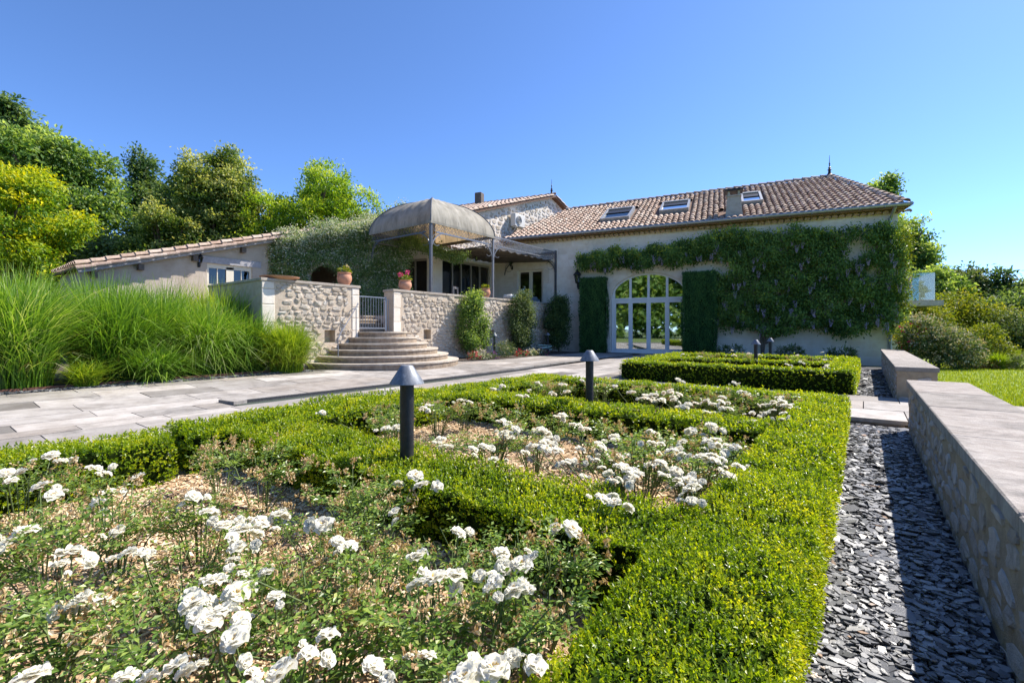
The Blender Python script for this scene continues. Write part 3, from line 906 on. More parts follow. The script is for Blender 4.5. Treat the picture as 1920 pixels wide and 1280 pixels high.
hedge("long box hedge along the slate path, from the camera to the crossing path, nearest half", [(-0.61, 0.35), (-0.15, 0.35), (-0.15, 3.0), (-0.61, 3.0)], 0.33, 5400, 0.0130, 6, 1, stem=.024)
hedge("far half of the box hedge along the slate path, ending at the crossing path", [(-0.61, 3.0), (-0.15, 3.0), (-0.17, 6.96), (-0.61, 6.96)], 0.33, 1900, 0.0188, 6, 2, stem=.026)
hedge("cross hedge behind the front rose bed with the nearer bollard lamp standing in it", [(-4.0, 1.58), (-0.63, 1.62), (-0.63, 2.12), (-4.0, 2.10)], 0.33, 3300, 0.0152, 6, 3, stem=.025)
hedge("cross hedge with the second bollard lamp, between the middle and rear rose beds", [(-4.0, 4.10), (-0.63, 4.10), (-0.63, 4.62), (-4.0, 4.66)], 0.33, 1350, 0.0210, 7, 4)
hedge("cross hedge closing the near rose beds beside the crossing path", [(-4.0, 6.44), (-0.63, 6.44), (-0.63, 6.96), (-4.0, 6.96)], 0.33, 850, 0.026, 6, 5)
hedge("short piece of box hedge at far left along the paving, before the notch", [(-4.60, -0.9), (-3.98, -0.9), (-3.92, 1.18), (-4.52, 1.24)], 0.33, 1900, 0.0185, 7, 6)
hedge("curving box hedge on the paving side of the near rose beds, past the notch", [(-4.0, 1.30), (-4.0, 2.4), (-3.92, 3.3), (-3.98, 4.2), (-4.0, 6.96), (-4.62, 6.96), (-4.70, 6.2), (-4.62, 5.0), (-4.85, 4.1), (-5.0, 3.5), (-5.0, 2.9), (-4.80, 2.2), (-4.72, 1.36)], 0.33, 1250, 0.0220, 7, 7)
hedge("front hedge of the far parterre facing the crossing path, its side in shade", [(-4.50, 10.02), (-0.14, 10.02), (-0.14, 10.52), (-4.55, 10.56)], 0.40, 480, 0.030, 6, 8)
hedge("right side hedge of the far parterre beside the farther low wall", [(-0.60, 10.53), (-0.14, 10.53), (-0.13, 15.3), (-0.58, 15.3)], 0.40, 380, 0.033, 6, 9)
hedge("left side hedge of the far parterre in front of the arched door", [(-4.60, 10.57), (-4.05, 10.57), (-4.3, 15.3), (-4.9, 15.3)], 0.40, 380, 0.033, 6, 10)
hedge("middle cross hedge of the far parterre between its two rose beds", [(-4.12, 12.25), (-0.61, 12.25), (-0.60, 12.75), (-4.14, 12.75)], 0.40, 340, 0.035, 6, 11)
hedge("back hedge of the far parterre in the shade below the wisteria", [(-4.25, 14.8), (-0.60, 14.8), (-0.60, 15.3), (-4.28, 15.3)], 0.40, 300, 0.037, 6, 12)
# ------------------------------------------------------------------ main stone house (local frame: x along the front, y into the house)
HROT = math.radians(13.211)
HX, HY = -7.738, 20.245
house = empty("stone_house", (HX, HY, 0), HROT, "long pale stone house with hipped clay tile roof and arched glazed door", "house")
def hw(a, b, z):                                             # local to world
    return Vector((HX + a * math.cos(HROT) - b * math.sin(HROT), HY + a * math.sin(HROT) + b * math.cos(HROT), z))

WALL_T = 5.66
mb = MB()
DOOR = (-1.66, 1.66, 0.09, 3.76)
WIN = (-6.36, -5.02, 2.05, 4.13)
wall_face(mb, -7.9, 8.94, -0.25, WALL_T, [DOOR, WIN], lambda u, d, z: (u, d, z), 0.32)
# spandrels over the elliptical arch
def arch_z(a):
    return 2.64 + 1.07 * math.sqrt(max(0.0, 1 - (a / 1.66) ** 2))
NA = 28
for i in range(NA):
    a0, a1 = -1.66 + 3.32 * i / NA, -1.66 + 3.32 * (i + 1) / NA
    z0, z1 = arch_z(a0), arch_z(a1)
    mb.poly([(a0, 0.0, z0), (a1, 0.0, z1), (a1, 0.0, 3.76), (a0, 0.0, 3.76)])
    mb.poly([(a0, 0.0, z0), (a0, 0.32, z0), (a1, 0.32, z1), (a1, 0.0, z1)])
mb.poly([(8.94, 0.0, -0.25), (8.94, 10.6, -0.25), (8.94, 10.6, WALL_T), (8.94, 0.0, WALL_T)])
mb.poly([(8.94, 10.6, -0.25), (-7.9, 10.6, -0.25), (-7.9, 10.6, WALL_T), (8.94, 10.6, WALL_T)])
wall = mb.build("wall", M['facade'], house)

# ashlar blocks standing a few millimetres proud of the limewash
BLK = [MB().box((0, -0.15, 0), (1.0, 0.5, 1.0)).mesh("ashlar_block", M['ashlar'], bevel=0.02) for _ in range(1)]
rg = random.Random(3)
nblk = 0
z = 0.12
while z < 5.2 and nblk < 300:
    h = rg.choice([0.27, 0.30, 0.33])
    a = -7.75 + rg.uniform(-0.3, 0)
    while a < 8.8:
        w = rg.uniform(0.45, 0.95)
        lo, hi = a + 0.012, a + w - 0.012
        clear = lo > -7.8 and hi < 8.90
        for d in ((DOOR[0] - .26, DOOR[1] + .26, 0, 4.05), (WIN[0] - .12, WIN[1] + .12, WIN[2] - .1, WIN[3] + .32)):
            if hi > d[0] and lo < d[1] and z + h > d[2] and z < d[3]:
                clear = False
        hidden = (lo > 3.0 and 1.25 < z < 4.9) or (-2.9 < lo and hi < 2.7 and z > 4.1 and z < 4.7 and False)
        if clear and not hidden and nblk < 300 and rg.random() < 0.93:
            use("ashlar_block", BLK[0], wall, ((lo + hi) / 2, 0.0, z + h / 2), (0, 0, 0), (hi - lo, 0.012 * rg.uniform(.5, 1.5), h - 0.022))
            nblk += 1
        a += w
    z += h
# window surround: large dressed blocks and lintel
for lo, hi in (((-6.72, -0.014, 4.15), (-4.7, 0.05, 4.55)), ((-6.62, -0.012, 2.0), (-6.375, 0.05, 2.6)), ((-6.70, -0.013, 2.62), (-6.375, 0.05, 3.3)), ((-6.60, -0.012, 3.32), (-6.375, 0.05, 4.13)), ((-5.0, -0.012, 2.0), (-4.62, 0.05, 2.75)), ((-5.0, -0.014, 2.77), (-4.5, 0.05, 3.42)), ((-5.0, -0.012, 3.44), (-4.66, 0.05, 4.13))):
    MB().b2(lo, hi).build("dressed_block", M['ashlar'], wall, bevel=0.012)
# arch stones
NV = 13
for i in range(NV):
    t0, t1 = math.pi * (i + 0.03) / NV, math.pi * (i + 0.97) / NV
    pts = []
    for t, k in ((t0, 0), (t1, 0), (t1, 1), (t0, 1)):
        r0, r1 = (1.672, 1.082) if k == 0 else (1.92, 1.33)
        pts.append((-r0 * math.cos(t), 2.64 + r1 * math.sin(t)))
    vs = [(x, -0.014, zz) for x, zz in pts] + [(x, 0.05, zz) for x, zz in pts]
    MB().add(vs, [(0, 1, 2, 3), (7, 6, 5, 4), (0, 4, 5, 1), (1, 5, 6, 2), (2, 6, 7, 3), (3, 7, 4, 0)]).build("arch_stone", M['ashlar'], wall)
for s in (-1, 1):
    zz = 0.09
    for h in (0.62, 0.55, 0.66, 0.5):
        w = rg.uniform(0.22, 0.34)
        x0, x1 = (1.672, 1.672 + w)
        MB().b2((min(s * x0, s * x1), -0.013, zz + .008), (max(s * x0, s * x1), 0.05, zz + h - .008)).build("jamb_stone", M['ashlar'], wall, bevel=0.01)
        zz += h + 0.005

# dark rooms behind the glass
mb = MB()
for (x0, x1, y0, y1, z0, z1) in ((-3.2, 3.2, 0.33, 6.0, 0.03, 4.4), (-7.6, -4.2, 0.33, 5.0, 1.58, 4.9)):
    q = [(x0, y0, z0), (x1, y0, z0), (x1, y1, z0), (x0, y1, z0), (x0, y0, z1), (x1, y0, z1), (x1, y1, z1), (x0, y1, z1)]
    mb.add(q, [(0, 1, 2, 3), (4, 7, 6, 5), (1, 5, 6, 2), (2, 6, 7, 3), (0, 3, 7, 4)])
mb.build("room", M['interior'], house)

# arched door: white frame, eight panes, curtain
door = MB()
FY = 0.16
for a in (-1.575, -0.80, 0.0, 0.80, 1.575):
    w = 0.15 if abs(a) > 1.5 else 0.105
    door.b2((a - w / 2, FY, 0.09), (a + w / 2, FY + 0.08, arch_z(min(abs(a) + w / 2, 1.6)) + 0.02))
door.b2((-1.66, FY - 0.004, 2.42), (1.66, FY + 0.084, 2.50))
door.b2((-1.66, FY - 0.002, 2.51), (1.66, FY + 0.082, 2.60))
door.b2((-1.66, FY - 0.003, 0.09), (1.66, FY + 0.083, 0.20))
for i in range(NA):
    a0, a1 = -1.66 + 3.32 * i / NA, -1.66 + 3.32 * (i + 1) / NA
    z0, z1 = arch_z(a0), arch_z(a1)
    k = 0.95
    door.add([(a0, FY - .005, z0), (a1, FY - .005, z1), (a1 * k, FY - .005, 2.64 + (z1 - 2.64) * 0.92), (a0 * k, FY - .005, 2.64 + (z0 - 2.64) * 0.92),
              (a0, FY + .07, z0), (a1, FY + .07, z1), (a1 * k, FY + .07, 2.64 + (z1 - 2.64) * 0.92), (a0 * k, FY + .07, 2.64 + (z0 - 2.64) * 0.92)],
             [(0, 1, 2, 3), (4, 7, 6, 5), (3, 2, 6, 7)])
dr = door.build("arched_door", M['white'], house)
# inner leaf frames
for a0, a1 in ((-1.5, -0.85), (-0.75, -0.05), (0.05, 0.75), (0.85, 1.5)):
    mb = MB()
    for x in (a0 + .002, a1 - .042):
        mb.b2((x, FY + .012, 0.202), (x + .04, FY + .06, 2.418))
    mb.b2((a0 + .043, FY + .012, 0.202), (a1 - .043, FY + .06, 0.27))
    mb.b2((a0 + .043, FY + .012, 2.36), (a1 - .043, FY + .06, 2.418))
    mb.build("leaf_frame", M['white'], dr)
    MB().b2((a0 + .04, FY + .03, 0.26), (a1 - .04, FY + .036, 2.37)).build("pane", M['glass'], dr)
    n = 8
    xs = [a0 - .01 + (a1 - a0 + .02) * i / n for i in range(n + 1)]
    pts = [(xs[0], 2.59)] + [(xs[-1], 2.59)] + [(x, 2.64 + (arch_z(x) - 2.64) * 0.97) for x in xs[::-1]]
    vs = [(x, FY + .03, z_) for x, z_ in pts] + [(x, FY + .036, z_) for x, z_ in pts]
    m = len(pts)
    MB().add(vs, [tuple(range(m)), tuple(range(m, 2 * m))[::-1]] + [(i, (i + 1) % m, (i + 1) % m + m, i + m) for i in range(m)]).build("pane", M['glass'], dr)
mb = MB()
n = 30
cv = [(-1.50 + 0.52 * i / n, 0.42 + 0.035 * math.sin(i * 1.25), z_) for z_ in (0.12, 2.42) for i in range(n + 1)]
mb.add(cv, [(i, i + 1, i + n + 2, i + n + 1) for i in range(n)])
mb.build("curtain", M['curtain'], dr, smooth=True)
# threshold
MB().b2((-1.75, -0.35, -0.2), (1.75, 0.16, 0.088)).build("threshold", M['tread'], house)

# window under the pergola
mb = MB()
x0, x1, z0, z1 = WIN
mb.b2((x0, .12, z0), (x0 + .10, .2, z1)); mb.b2((x1 - .10, .12, z0), (x1, .2, z1))
mb.b2((x0 + .1, .122, z1 - .10), (x1 - .1, .198, z1)); mb.b2((x0 + .1, .122, z0), (x1 - .1, .198, z0 + .1))
xm = (x0 + x1) / 2
mb.b2((xm - .09, .118, z0 + .1), (xm + .09, .202, z1 - .1))
wd = mb.build("window", M['cream'], house)
MB().b2((x0 + .1, .15, z0 + .1), (xm - .09, .156, z1 - .1)).build("pane", M['glass_low'], wd)
MB().b2((xm + .09, .15, z0 + .1), (x1 - .1, .156, z1 - .1)).build("pane", M['glass_low'], wd)

# roof ------------------------------------------------------------
S_ = 0.5
def rz(b): return 5.75 + S_ * (b + 0.35)
E0, E1 = (-6.95, -0.42), (9.12, -0.42)
R0, R1 = (-5.16, 4.37), (7.77, 5.22)
mb = MB()
D = 0.05
f3 = lambda p: (p[0], p[1], rz(p[1]) - D)
def slabpoly(pts, t=0.12):
    n = len(pts)
    mb.add(list(pts) + [(x, y, z_ - t) for x, y, z_ in pts], [tuple(range(n)), tuple(range(n, 2 * n))[::-1]] + [(i, (i + 1) % n, (i + 1) % n + n, i + n) for i in range(n)])
slabpoly([f3(E0), f3(E1), f3(R1), f3(R0)])
B0, B1 = (-6.95, 9.9, rz(-0.42) - D), (9.12, 10.9, rz(-0.42) - D)
slabpoly([f3(R0), f3(R1), B1, B0])
slabpoly([f3(E1), B1, f3(R1)])
roof = mb.build("roof", M['under_tile'], house)

tile_me = MB().add(TILE_V, TILE_F).mesh("roof_tile", M['tile'], smooth=True)
PITCH = math.atan(S_)
cells = []
SP, EX = 0.235, 0.335
holes_r = [(-2.55, -0.95, 0.80, 2.85), (0.2, 1.75, 1.25, 3.15), (3.72, 4.75, 1.35, 3.2), (3.05, 3.9, -0.1, 0.75)]
for c in range(int((E1[0] - E0[0]) / SP) + 1):
    a = E0[0] + 0.1 + c * SP
    for r in range(24):
        b = -0.50 + r * EX * math.cos(PITCH)
        a_l = E0[0] + (R0[0] - E0[0]) * (b + .42) / (R0[1] + .42)
        a_r = E1[0] + (R1[0] - E1[0]) * (b + .42) / (R1[1] + .42)
        b_top = R0[1] + (R1[1] - R0[1]) * (a - R0[0]) / (R1[0] - R0[0])
        if a < a_l + 0.02 or a > a_r - 0.10 or b + 0.25 > b_top:
            continue
        if any(h[0] - .05 < a < h[1] + .05 and h[2] - .35 < b < h[3] - .02 for h in holes_r):
            continue
        cells.append((a, b))
cells.sort(key=lambda q: (hw(q[0], q[1], rz(q[1])) - cam.location).length)
rg = random.Random(8)
far = MB()
for i, (a, b) in enumerate(cells):
    jx, jr, jt = rg.uniform(-.012, .012), rg.uniform(-.035, .035), rg.uniform(-.02, .02)
    loc = (a + jx, b, rz(b) - 0.035 + rg.uniform(0, .012))
    if i < 300:
        use("roof_tile", tile_me, roof, loc, (PITCH - 0.04 + jt, 0, jr))
    else:
        mt = Matrix.Translation(loc) @ Matrix.Rotation(jr, 4, 'Z') @ Matrix.Rotation(PITCH - 0.04 + jt, 4, 'X')
        far.add([mt @ Vector(v) for v in TILE_V], TILE_F)
o = far.build("farther_roof_tiles", M['tile_joined'], roof, smooth=True)
o["kind"] = "stuff"
def ridge_row(p0, p1, parent, n, name="ridge_tile", sc=1.25, start=0):
    p0, p1 = Vector(p0), Vector(p1)
    d = p1 - p0
    yaw = math.atan2(d.y, d.x) - math.pi / 2
    pit = math.asin(d.z / d.length)
    for i in range(n):
        p = p0 + d * (i / n)
        use(name, tile_me, parent, p, (pit + rg.uniform(-.03, .03), rg.uniform(-.04, .04), yaw + rg.uniform(-.03, .03)), (sc, d.length / n / 0.42, sc))
ridge_row((*R0, rz(R0[1]) - 0.02), (*R1, rz(R1[1]) - 0.02), roof, 34)
ridge_row((E1[0] - .05, E1[1] + .02, rz(E1[1]) - .0), (*R1, rz(R1[1])), roof, 17, "hip_tile", 1.35)
# hip side tiles (facing right) seen on edge only
mb = MB()
for k in range(16):
    b = 0.3 + k * 0.62
    mb.tube([(9.18, b, rz(-.42) - .02), (8.85, b, rz(-.42) + .28)], 0.11, 6)
o = mb.build("side_roof_tiles", M['tile_joined'], roof); o["kind"] = "stuff"

# zinc gutter with brackets, cornice of tile ends, downpipe
mb = MB()
mb.tube([(-7.0, -0.50, 5.655), (9.14, -0.50, 5.655)], 0.07, 8)
mb.tube([(9.19, -0.50, 5.655), (9.19, 10.8, 5.655)], 0.07, 8)
gut = mb.build("gutter", M['zinc'], house, smooth=True)
mb = MB()
for a in np.arange(-6.6, 9.4, 0.75):
    mb.b2((a, -0.575, 5.58), (a + .025, -0.40, 5.60))
mb.build("gutter_bracket", M['zinc'], gut)
mb = MB()
mb.b2((-7.2, -0.34, 5.57), (9.10, 0.02, 5.66))
mb.b2((8.95, 0.03, 5.57), (9.10, 10.6, 5.66))
mb.build("eaves_board", M['genoise'], house)
mb = MB()
a = -7.1
while a < 9.2:
    n = 6
    vs = []
    for y in (-0.20, 0.02):
        for k in range(n + 1):
            t = math.pi * k / n
            vs.append((a + 0.105 - 0.10 * math.cos(t), y, 5.435 + 0.10 * math.sin(t)))
    fs = [(k, k + 1, k + n + 2, k + n + 1) for k in range(n)] + [tuple(range(n + 1))]
    mb.add(vs, fs)
    a += 0.225
o = mb.build("cornice_tiles", M['genoise'], house); o["kind"] = "stuff"
mb = MB()
mb.tube([(8.74, -0.46, 5.60), (8.72, -0.30, 5.45), (8.70, -0.07, 5.25), (8.70, -0.07, 0.0)], 0.055, 8)
mb.build("downpipe", M['zinc'], house, smooth=True)

# skylights
def skylight(a0, a1, b0, b1, lift=0.05):
    mb = MB()
    t = 0.09
    def p3(a, b, h): return (a - S_ * 0 , b - h * math.sin(PITCH), rz(b) + h * math.cos(PITCH))
    def bx(x0, x1, y0, y1, h0, h1):
        vs = [p3(x, y, h) for x in (x0, x1) for y in (y0, y1) for h in (h0, h1)]
        mb.add(vs, [(0, 1, 3, 2), (4, 6, 7, 5), (0, 4, 5, 1), (2, 3, 7, 6), (0, 2, 6, 4), (1, 5, 7, 3)])
    h0, h1 = -0.05, 0.16
    bx(a0, a0 + t, b0, b1, h0, h1); bx(a1 - t, a1, b0, b1, h0, h1)
    bx(a0 + t, a1 - t, b0, b0 + t, h0, h1 - .005); bx(a0 + t, a1 - t, b1 - t * 1.6, b1, h0, h1 + .02)
    fr = mb.build("skylight", M['zinc'], house)
    mb2 = MB()
    mb2.poly([p3(a0 + t, b0 + t, 0.09), p3(a1 - t, b0 + t, 0.09), p3(a1 - t, b1 - t, 0.09), p3(a0 + t, b1 - t, 0.09)])
    mb2.build("pane", M['glass_low'], fr)
    mb3 = MB()
    mb3.poly([p3(a0 + t, b0 + t, -0.02), p3(a1 - t, b0 + t, -0.02), p3(a1 - t, b1 - t, -0.02), p3(a0 + t, b1 - t, -0.02)])
    mb3.poly([p3(a0 + t, (b0 + b1) / 2 + .1, 0.05), p3(a1 - t, (b0 + b1) / 2 + .1, 0.05), p3(a1 - t, b1 - t, 0.05), p3(a0 + t, b1 - t, 0.05)])
    mb3.build("blind", M['ac_dark'], fr)
    mb4 = MB()  # black box added to make the upper pane dark, without sky reflection
    vs = [p3(x, y, h) for x in (a0 + t + .002, a1 - t - .002) for y in (b0 + (b1 - b0) * .55, b1 - t * 1.6 - .002) for h in (0.085, 0.125)]
    mb4.add(vs, [(0, 1, 3, 2), (4, 6, 7, 5), (0, 4, 5, 1), (2, 3, 7, 6), (0, 2, 6, 4), (1, 5, 7, 3)])
    mb4.build("dark_pane_cover", M['black_iron'], fr)
skylight(-2.4, -1.0, 0.95, 2.75)
skylight(0.32, 1.62, 1.42, 3.0)
skylight(3.82, 4.66, 1.5, 3.1)
# rendered chimney with open cap
mb = MB()
mb.add([(3.14, -.02, 5.8), (3.82, -.02, 5.8), (3.76, .62, 5.8), (3.2, .62, 5.8), (3.22, .06, 6.72), (3.72, .06, 6.72), (3.72, .56, 6.72), (3.22, .56, 6.72)],
       [(0, 1, 5, 4), (1, 2, 6, 5), (2, 3, 7, 6), (3, 0, 4, 7), (4, 5, 6, 7)])
mb.b2((3.18, .02, 6.722), (3.76, .60, 6.78))
ch = mb.build("chimney", M['cap'], house)
mb = MB()
for x, y in ((3.24, .08), (3.62, .08), (3.24, .46), (3.62, .46)):
    mb.b2((x, y, 6.78), (x + .08, y + .08, 6.96))
mb.build("chimney_pier", M['cap'], ch)
MB().b2((3.12, -.04, 6.96), (3.82, .66, 7.03)).build("chimney_cap", M['black_iron'], ch)
# finial
def finial(parent, p, h):
    prof = [(0.13, 0), (0.10, .03), (0.05, .16), (0.04, .26), (0.075, .30), (0.03, .34), (0.05, .40), (0.02, .44), (0.018, .55), (0.03, .60), (0.012, .64), (0.005, 1.0)]
    MB().lathe([(r * 1.3, z_ * h) for r, z_ in prof], 10, p).build("finial", M['black_iron'], parent, smooth=True)
finial(house, (R1[0], R1[1], rz(R1[1]) + .02), 1.0)

# balcony with glass balustrade round the right corner
mb = MB()
mb.b2((8.95, 2.6, 2.12), (11.15, 6.5, 2.34))
bal = mb.build("balcony", M['grey_wood'], house)
MB().b2((8.97, 2.68, 2.36), (10.88, 2.70, 3.46)).build("glass_panel", M['balcony_glass'], bal)
MB().b2((10.881, 2.68, 2.36), (10.90, 6.4, 3.46)).build("glass_panel", M['balcony_glass'], bal)

# ------------------------------------------------------------------ rear house: gable wall above the glazed terrace front
XB = -15.4
ux, uy = -math.cos(HROT), -math.sin(HROT)                  # leftwards along its front
c0 = (XB, 14.33)
rear = empty("rear_house", (XB, 14.33, 0), 0, "taller stone house behind the canopy with gable, clay tiles and sliding glass doors", "house")
def rl(x, y, z): return (x - XB, y - 14.33, z)
def gz(y): return 9.30 - 0.33 * abs(y - 24.3)
SG = (15.0, 18.4, 1.62, 4.42)                                # sliding door opening in y
mb = MB()
wall_face(mb, 14.33, 32.0, -0.2, 5.3, [SG], lambda u, d, z: rl(XB - d, u, z), 0.25)
mb.poly([rl(XB, 14.33, 5.3), rl(XB, 32.0, 5.3), rl(XB, 32.0, gz(32)), rl(XB, 24.3, gz(24.3)), rl(XB, 14.33, gz(14.33))])
LD = (0.25, 2.35, 1.62, 4.36)
wall_face(mb, 0, 12, -0.2, gz(14.33), [LD], lambda u, d, z: rl(XB + ux * u + uy * d, 14.33 + uy * u - ux * d, z), 0.25)
rwall = mb.build("wall", M['facade'], rear)
RUB = rubble_stone_protos(12, 0.5, M['rubble'], 13)
lay_rubble(rwall, RUB, rl(XB + 0.004, 15.0, 5.15), (0, 1), 16.5, 4.0, 0.28, 0.021, limit=240, seed=4, gap=0.86, skip=lambda u, z_: z_ + 5.15 + 0.2 > gz(15.0 + u), joined_mat=M['rubble_joined'])
# roof: front slope and back slope
mb = MB()
def rp(y, k, dz=0.0):                                        # verge point at y, k metres back along the ridge direction
    return rl(XB + 0.28 + ux * k, y + uy * k, gz(y) + 0.10 + dz)
for ya, yb in ((13.7, 24.3), (24.3, 33.0)):
    q = [rp(ya, 0), rp(yb, 0), rp(yb, 13), rp(ya, 13)]
    mb.add(q + [(x, y, z_ - .12) for x, y, z_ in q], [(0, 1, 2, 3), (7, 6, 5, 4), (0, 4, 5, 1), (1, 5, 6, 2), (2, 6, 7, 3), (3, 7, 4, 0)])
rroof = mb.build("roof", M['under_tile'], rear)
P2 = math.atan(0.33)
rg = random.Random(18)
far = MB()
cnt = 0
for c in range(44):
    k = 0.05 + c * 0.24
    for r in range(30):
        y = 13.6 + r * 0.36
        if y > 24.0: break
        p = Vector(rp(y, k, 0.02))
        p.z += rg.uniform(0, .012)
        if c < 5:
            use("roof_tile", tile_me, rroof, p, (P2, 0, 0.0 + rg.uniform(-.03, .03)))
        else:
            mt = Matrix.Translation(p) @ Matrix.Rotation(rg.uniform(-.03, .03), 4, 'Z') @ Matrix.Rotation(P2, 4, 'X')
            far.add([mt @ Vector(v) for v in TILE_V], TILE_F)
    if c < 5:
        for r in range(18):
            y = 32.6 - r * 0.45
            use("roof_tile", tile_me, rroof, Vector(rp(y, k, 0.02)), (P2, 0, math.pi), (1, 1.2, 1))
o = far.build("farther_roof_tiles", M['tile_joined'], rroof, smooth=True); o["kind"] = "stuff"
ridge_row(rp(24.3, 0, .04), rp(24.3, 13, .04), rroof, 30)
finial(rear, rl(XB, 24.3, gz(24.3) + .15), 1.0)
p = Vector(rp(23.4, 4.6))
MB().box((p.x, p.y, p.z + .35), (0.46, 0.46, 0.85), HROT).build("chimney", M['dark_wood'], rear, bevel=0.03)
p = Vector(rp(21.6, 6.5))
MB().box((p.x, p.y, p.z + .10), (1.3, 1.0, 0.10), rot=Matrix.Rotation(HROT, 3, 'Z') @ Matrix.Rotation(P2, 3, 'X')).build("skylight", M['zinc'], rear)
# sliding doors facing the terrace
def sliding(parent, f3_, u0, u1, z0, z1, splits, name, dark=True):
    mb = MB()
    def bx(a, b, c, d, d0, d1):
        vs = [f3_(u, dd, z_) for u in (a, b) for z_ in (c, d) for dd in (d0, d1)]
        mb.add(vs, [(0, 1, 3, 2), (4, 6, 7, 5), (0, 4, 5, 1), (2, 3, 7, 6), (0, 2, 6, 4), (1, 5, 7, 3)])
    w = 0.055
    bx(u0, u1, z1 - .09, z1, .08, .18); bx(u0, u1, z0, z0 + .06, .08, .18)
    for s in [u0 + w / 2] + splits + [u1 - w / 2]:
        bx(s - w / 2, s + w / 2, z0 + .06, z1 - .09, .082, .178)
    fr = mb.build(name, M['grey_frame'], parent)
    e = [u0] + splits + [u1]
    for a, b in zip(e[:-1], e[1:]):
        MB().poly([f3_(a + w / 2, .13, z0 + .06), f3_(b - w / 2, .13, z0 + .06), f3_(b - w / 2, .13, z1 - .09), f3_(a + w / 2, .13, z1 - .09)]).build("pane", M['glass_low'], fr)
    return fr
fA = lambda u, d, z_: rl(XB - d, u, z_)
fB = lambda u, d, z_: rl(XB + ux * u + uy * d, 14.33 + uy * u - ux * d, z_)
sliding(rear, fA, SG[0], SG[1], SG[2], SG[3], [15.75, 16.35, 17.05, 17.7], "sliding_door")
sliding(rear, fB, LD[0], LD[1], LD[2], LD[3], [0.95, 1.75], "terrace_door")
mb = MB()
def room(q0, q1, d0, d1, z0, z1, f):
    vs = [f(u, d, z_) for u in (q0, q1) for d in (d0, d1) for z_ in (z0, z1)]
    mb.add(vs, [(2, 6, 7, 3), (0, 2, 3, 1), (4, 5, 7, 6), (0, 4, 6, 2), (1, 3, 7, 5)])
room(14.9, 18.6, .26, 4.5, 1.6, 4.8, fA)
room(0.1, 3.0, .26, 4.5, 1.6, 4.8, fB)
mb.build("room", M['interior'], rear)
# small tiled pent eave over the sliding doors
mb = MB()
rg = random.Random(29)
for i in range(20):
    y = 14.5 + i * 0.2
    use("eave_tile", tile_me, rear, Vector(rl(XB + 0.34, y, 4.86)), (0.30, 0, math.pi / 2 + rg.uniform(-.03, .03)), (0.95, 0.9, 1))
MB().b2(rl(XB + .01, 14.4, 4.70), rl(XB + .30, 18.55, 4.84)).build("eave_beam", M['cream'], rear)

# air conditioner on the gable wall
t = empty("air_conditioner", (XB + 0.06, 20.45, 7.1), 0, "white air conditioner box with round fan hung on the gable wall", "air conditioner")
MB().b2((0.02, -0.45, -0.34), (0.36, 0.45, 0.34)).build("casing", M['ac'], t, bevel=0.02)
mb = MB(); mb.lathe([(0.0, 0), (0.23, 0), (0.23, .02)], 20)
mt = Matrix.Rotation(math.pi / 2, 4, 'Y')
mb.v = [tuple(mt @ Vector(v) + Vector((0.362, -0.12, 0.0))) for v in mb.v]
mb.build("fan_grille", M['ac_dark'], t)
mb = MB()
for r_ in (0.05, 0.10, 0.15, 0.20, 0.235):
    mb.tube([(0.39, -0.12 + r_ * math.cos(x), r_ * math.sin(x)) for x in np.linspace(0, 6.2832, 21)], 0.008, 4, False)
mb.build("fan_guard", M['ac'], t)
mb = MB()
for y in (-0.35, 0.32):
    mb.b2((-0.05, y, -0.40), (0.40, y + .04, -0.36)); mb.b2((-0.05, y, -0.75), (0.0, y + .04, -0.40))
    mb.bar((0.0, y + .02, -0.72), (0.33, y + .02, -0.41), 0.03)
mb.build("bracket", M['ac'], t)
# ------------------------------------------------------------------ low garden building at left
XL = -19.0
low = empty("garden_building", (XL, 2.6, 0), 0, "low stone outbuilding with sloping tiled verge and half hidden door behind the grasses", "outbuilding")
def ll(x, y, z): return (x - XL, y - 2.6, z)
def lz(y): return 2.93 + 0.312 * (y - 3.2)
DO = (6.72, 8.28, 1.55, 3.56)
mb = MB()
wall_face(mb, 3.4, 9.35, -0.2, 2.3, [(6.72, 8.28, 1.55, 2.3)], lambda u, d, z: ll(XL - d, u, z), 0.2)
for a, b in ((3.4, 6.72), (8.28, 9.35)):
    mb.poly([ll(XL, a, 2.3), ll(XL, b, 2.3), ll(XL, b, lz(b)), ll(XL, a, lz(a))])
mb.poly([ll(XL, 6.72, 3.56), ll(XL, 8.28, 3.56), ll(XL, 8.28, lz(8.28)), ll(XL, 6.72, lz(6.72))])
for y in (6.72, 8.28):
    mb.poly([ll(XL, y, 1.55), ll(XL - .2, y, 1.55), ll(XL - .2, y, 3.56), ll(XL, y, 3.56)])
mb.poly([ll(XL, 6.72, 3.56), ll(XL, 8.28, 3.56), ll(XL - .2, 8.28, 3.56), ll(XL - .2, 6.72, 3.56)])
for y in (3.4, 9.35):
    mb.poly([ll(XL, y, -0.2), ll(XL - 3.6, y, -0.2), ll(XL - 3.6, y, lz(y)), ll(XL, y, lz(y))])
mb.poly([ll(XL - 3.6, 3.4, -.2), ll(XL - 3.6, 9.35, -.2), ll(XL - 3.6, 9.35, lz(9.35)), ll(XL - 3.6, 3.4, lz(3.4))])
lw_ = mb.build("wall", M['plaster'], low)
mb = MB()
q = [ll(XL + .30, 3.2, lz(3.2) + .13), ll(XL + .30, 9.45, lz(9.45) + .13), ll(XL - 3.8, 9.45, lz(9.45) + .13), ll(XL - 3.8, 3.2, lz(3.2) + .13)]
mb.add(q + [(x, y, z - .06) for x, y, z in q], [(0, 1, 2, 3), (7, 6, 5, 4), (0, 4, 5, 1), (1, 5, 6, 2), (2, 6, 7, 3), (3, 7, 4, 0)])
lroof = mb.build("roof", M['under_tile'], low)
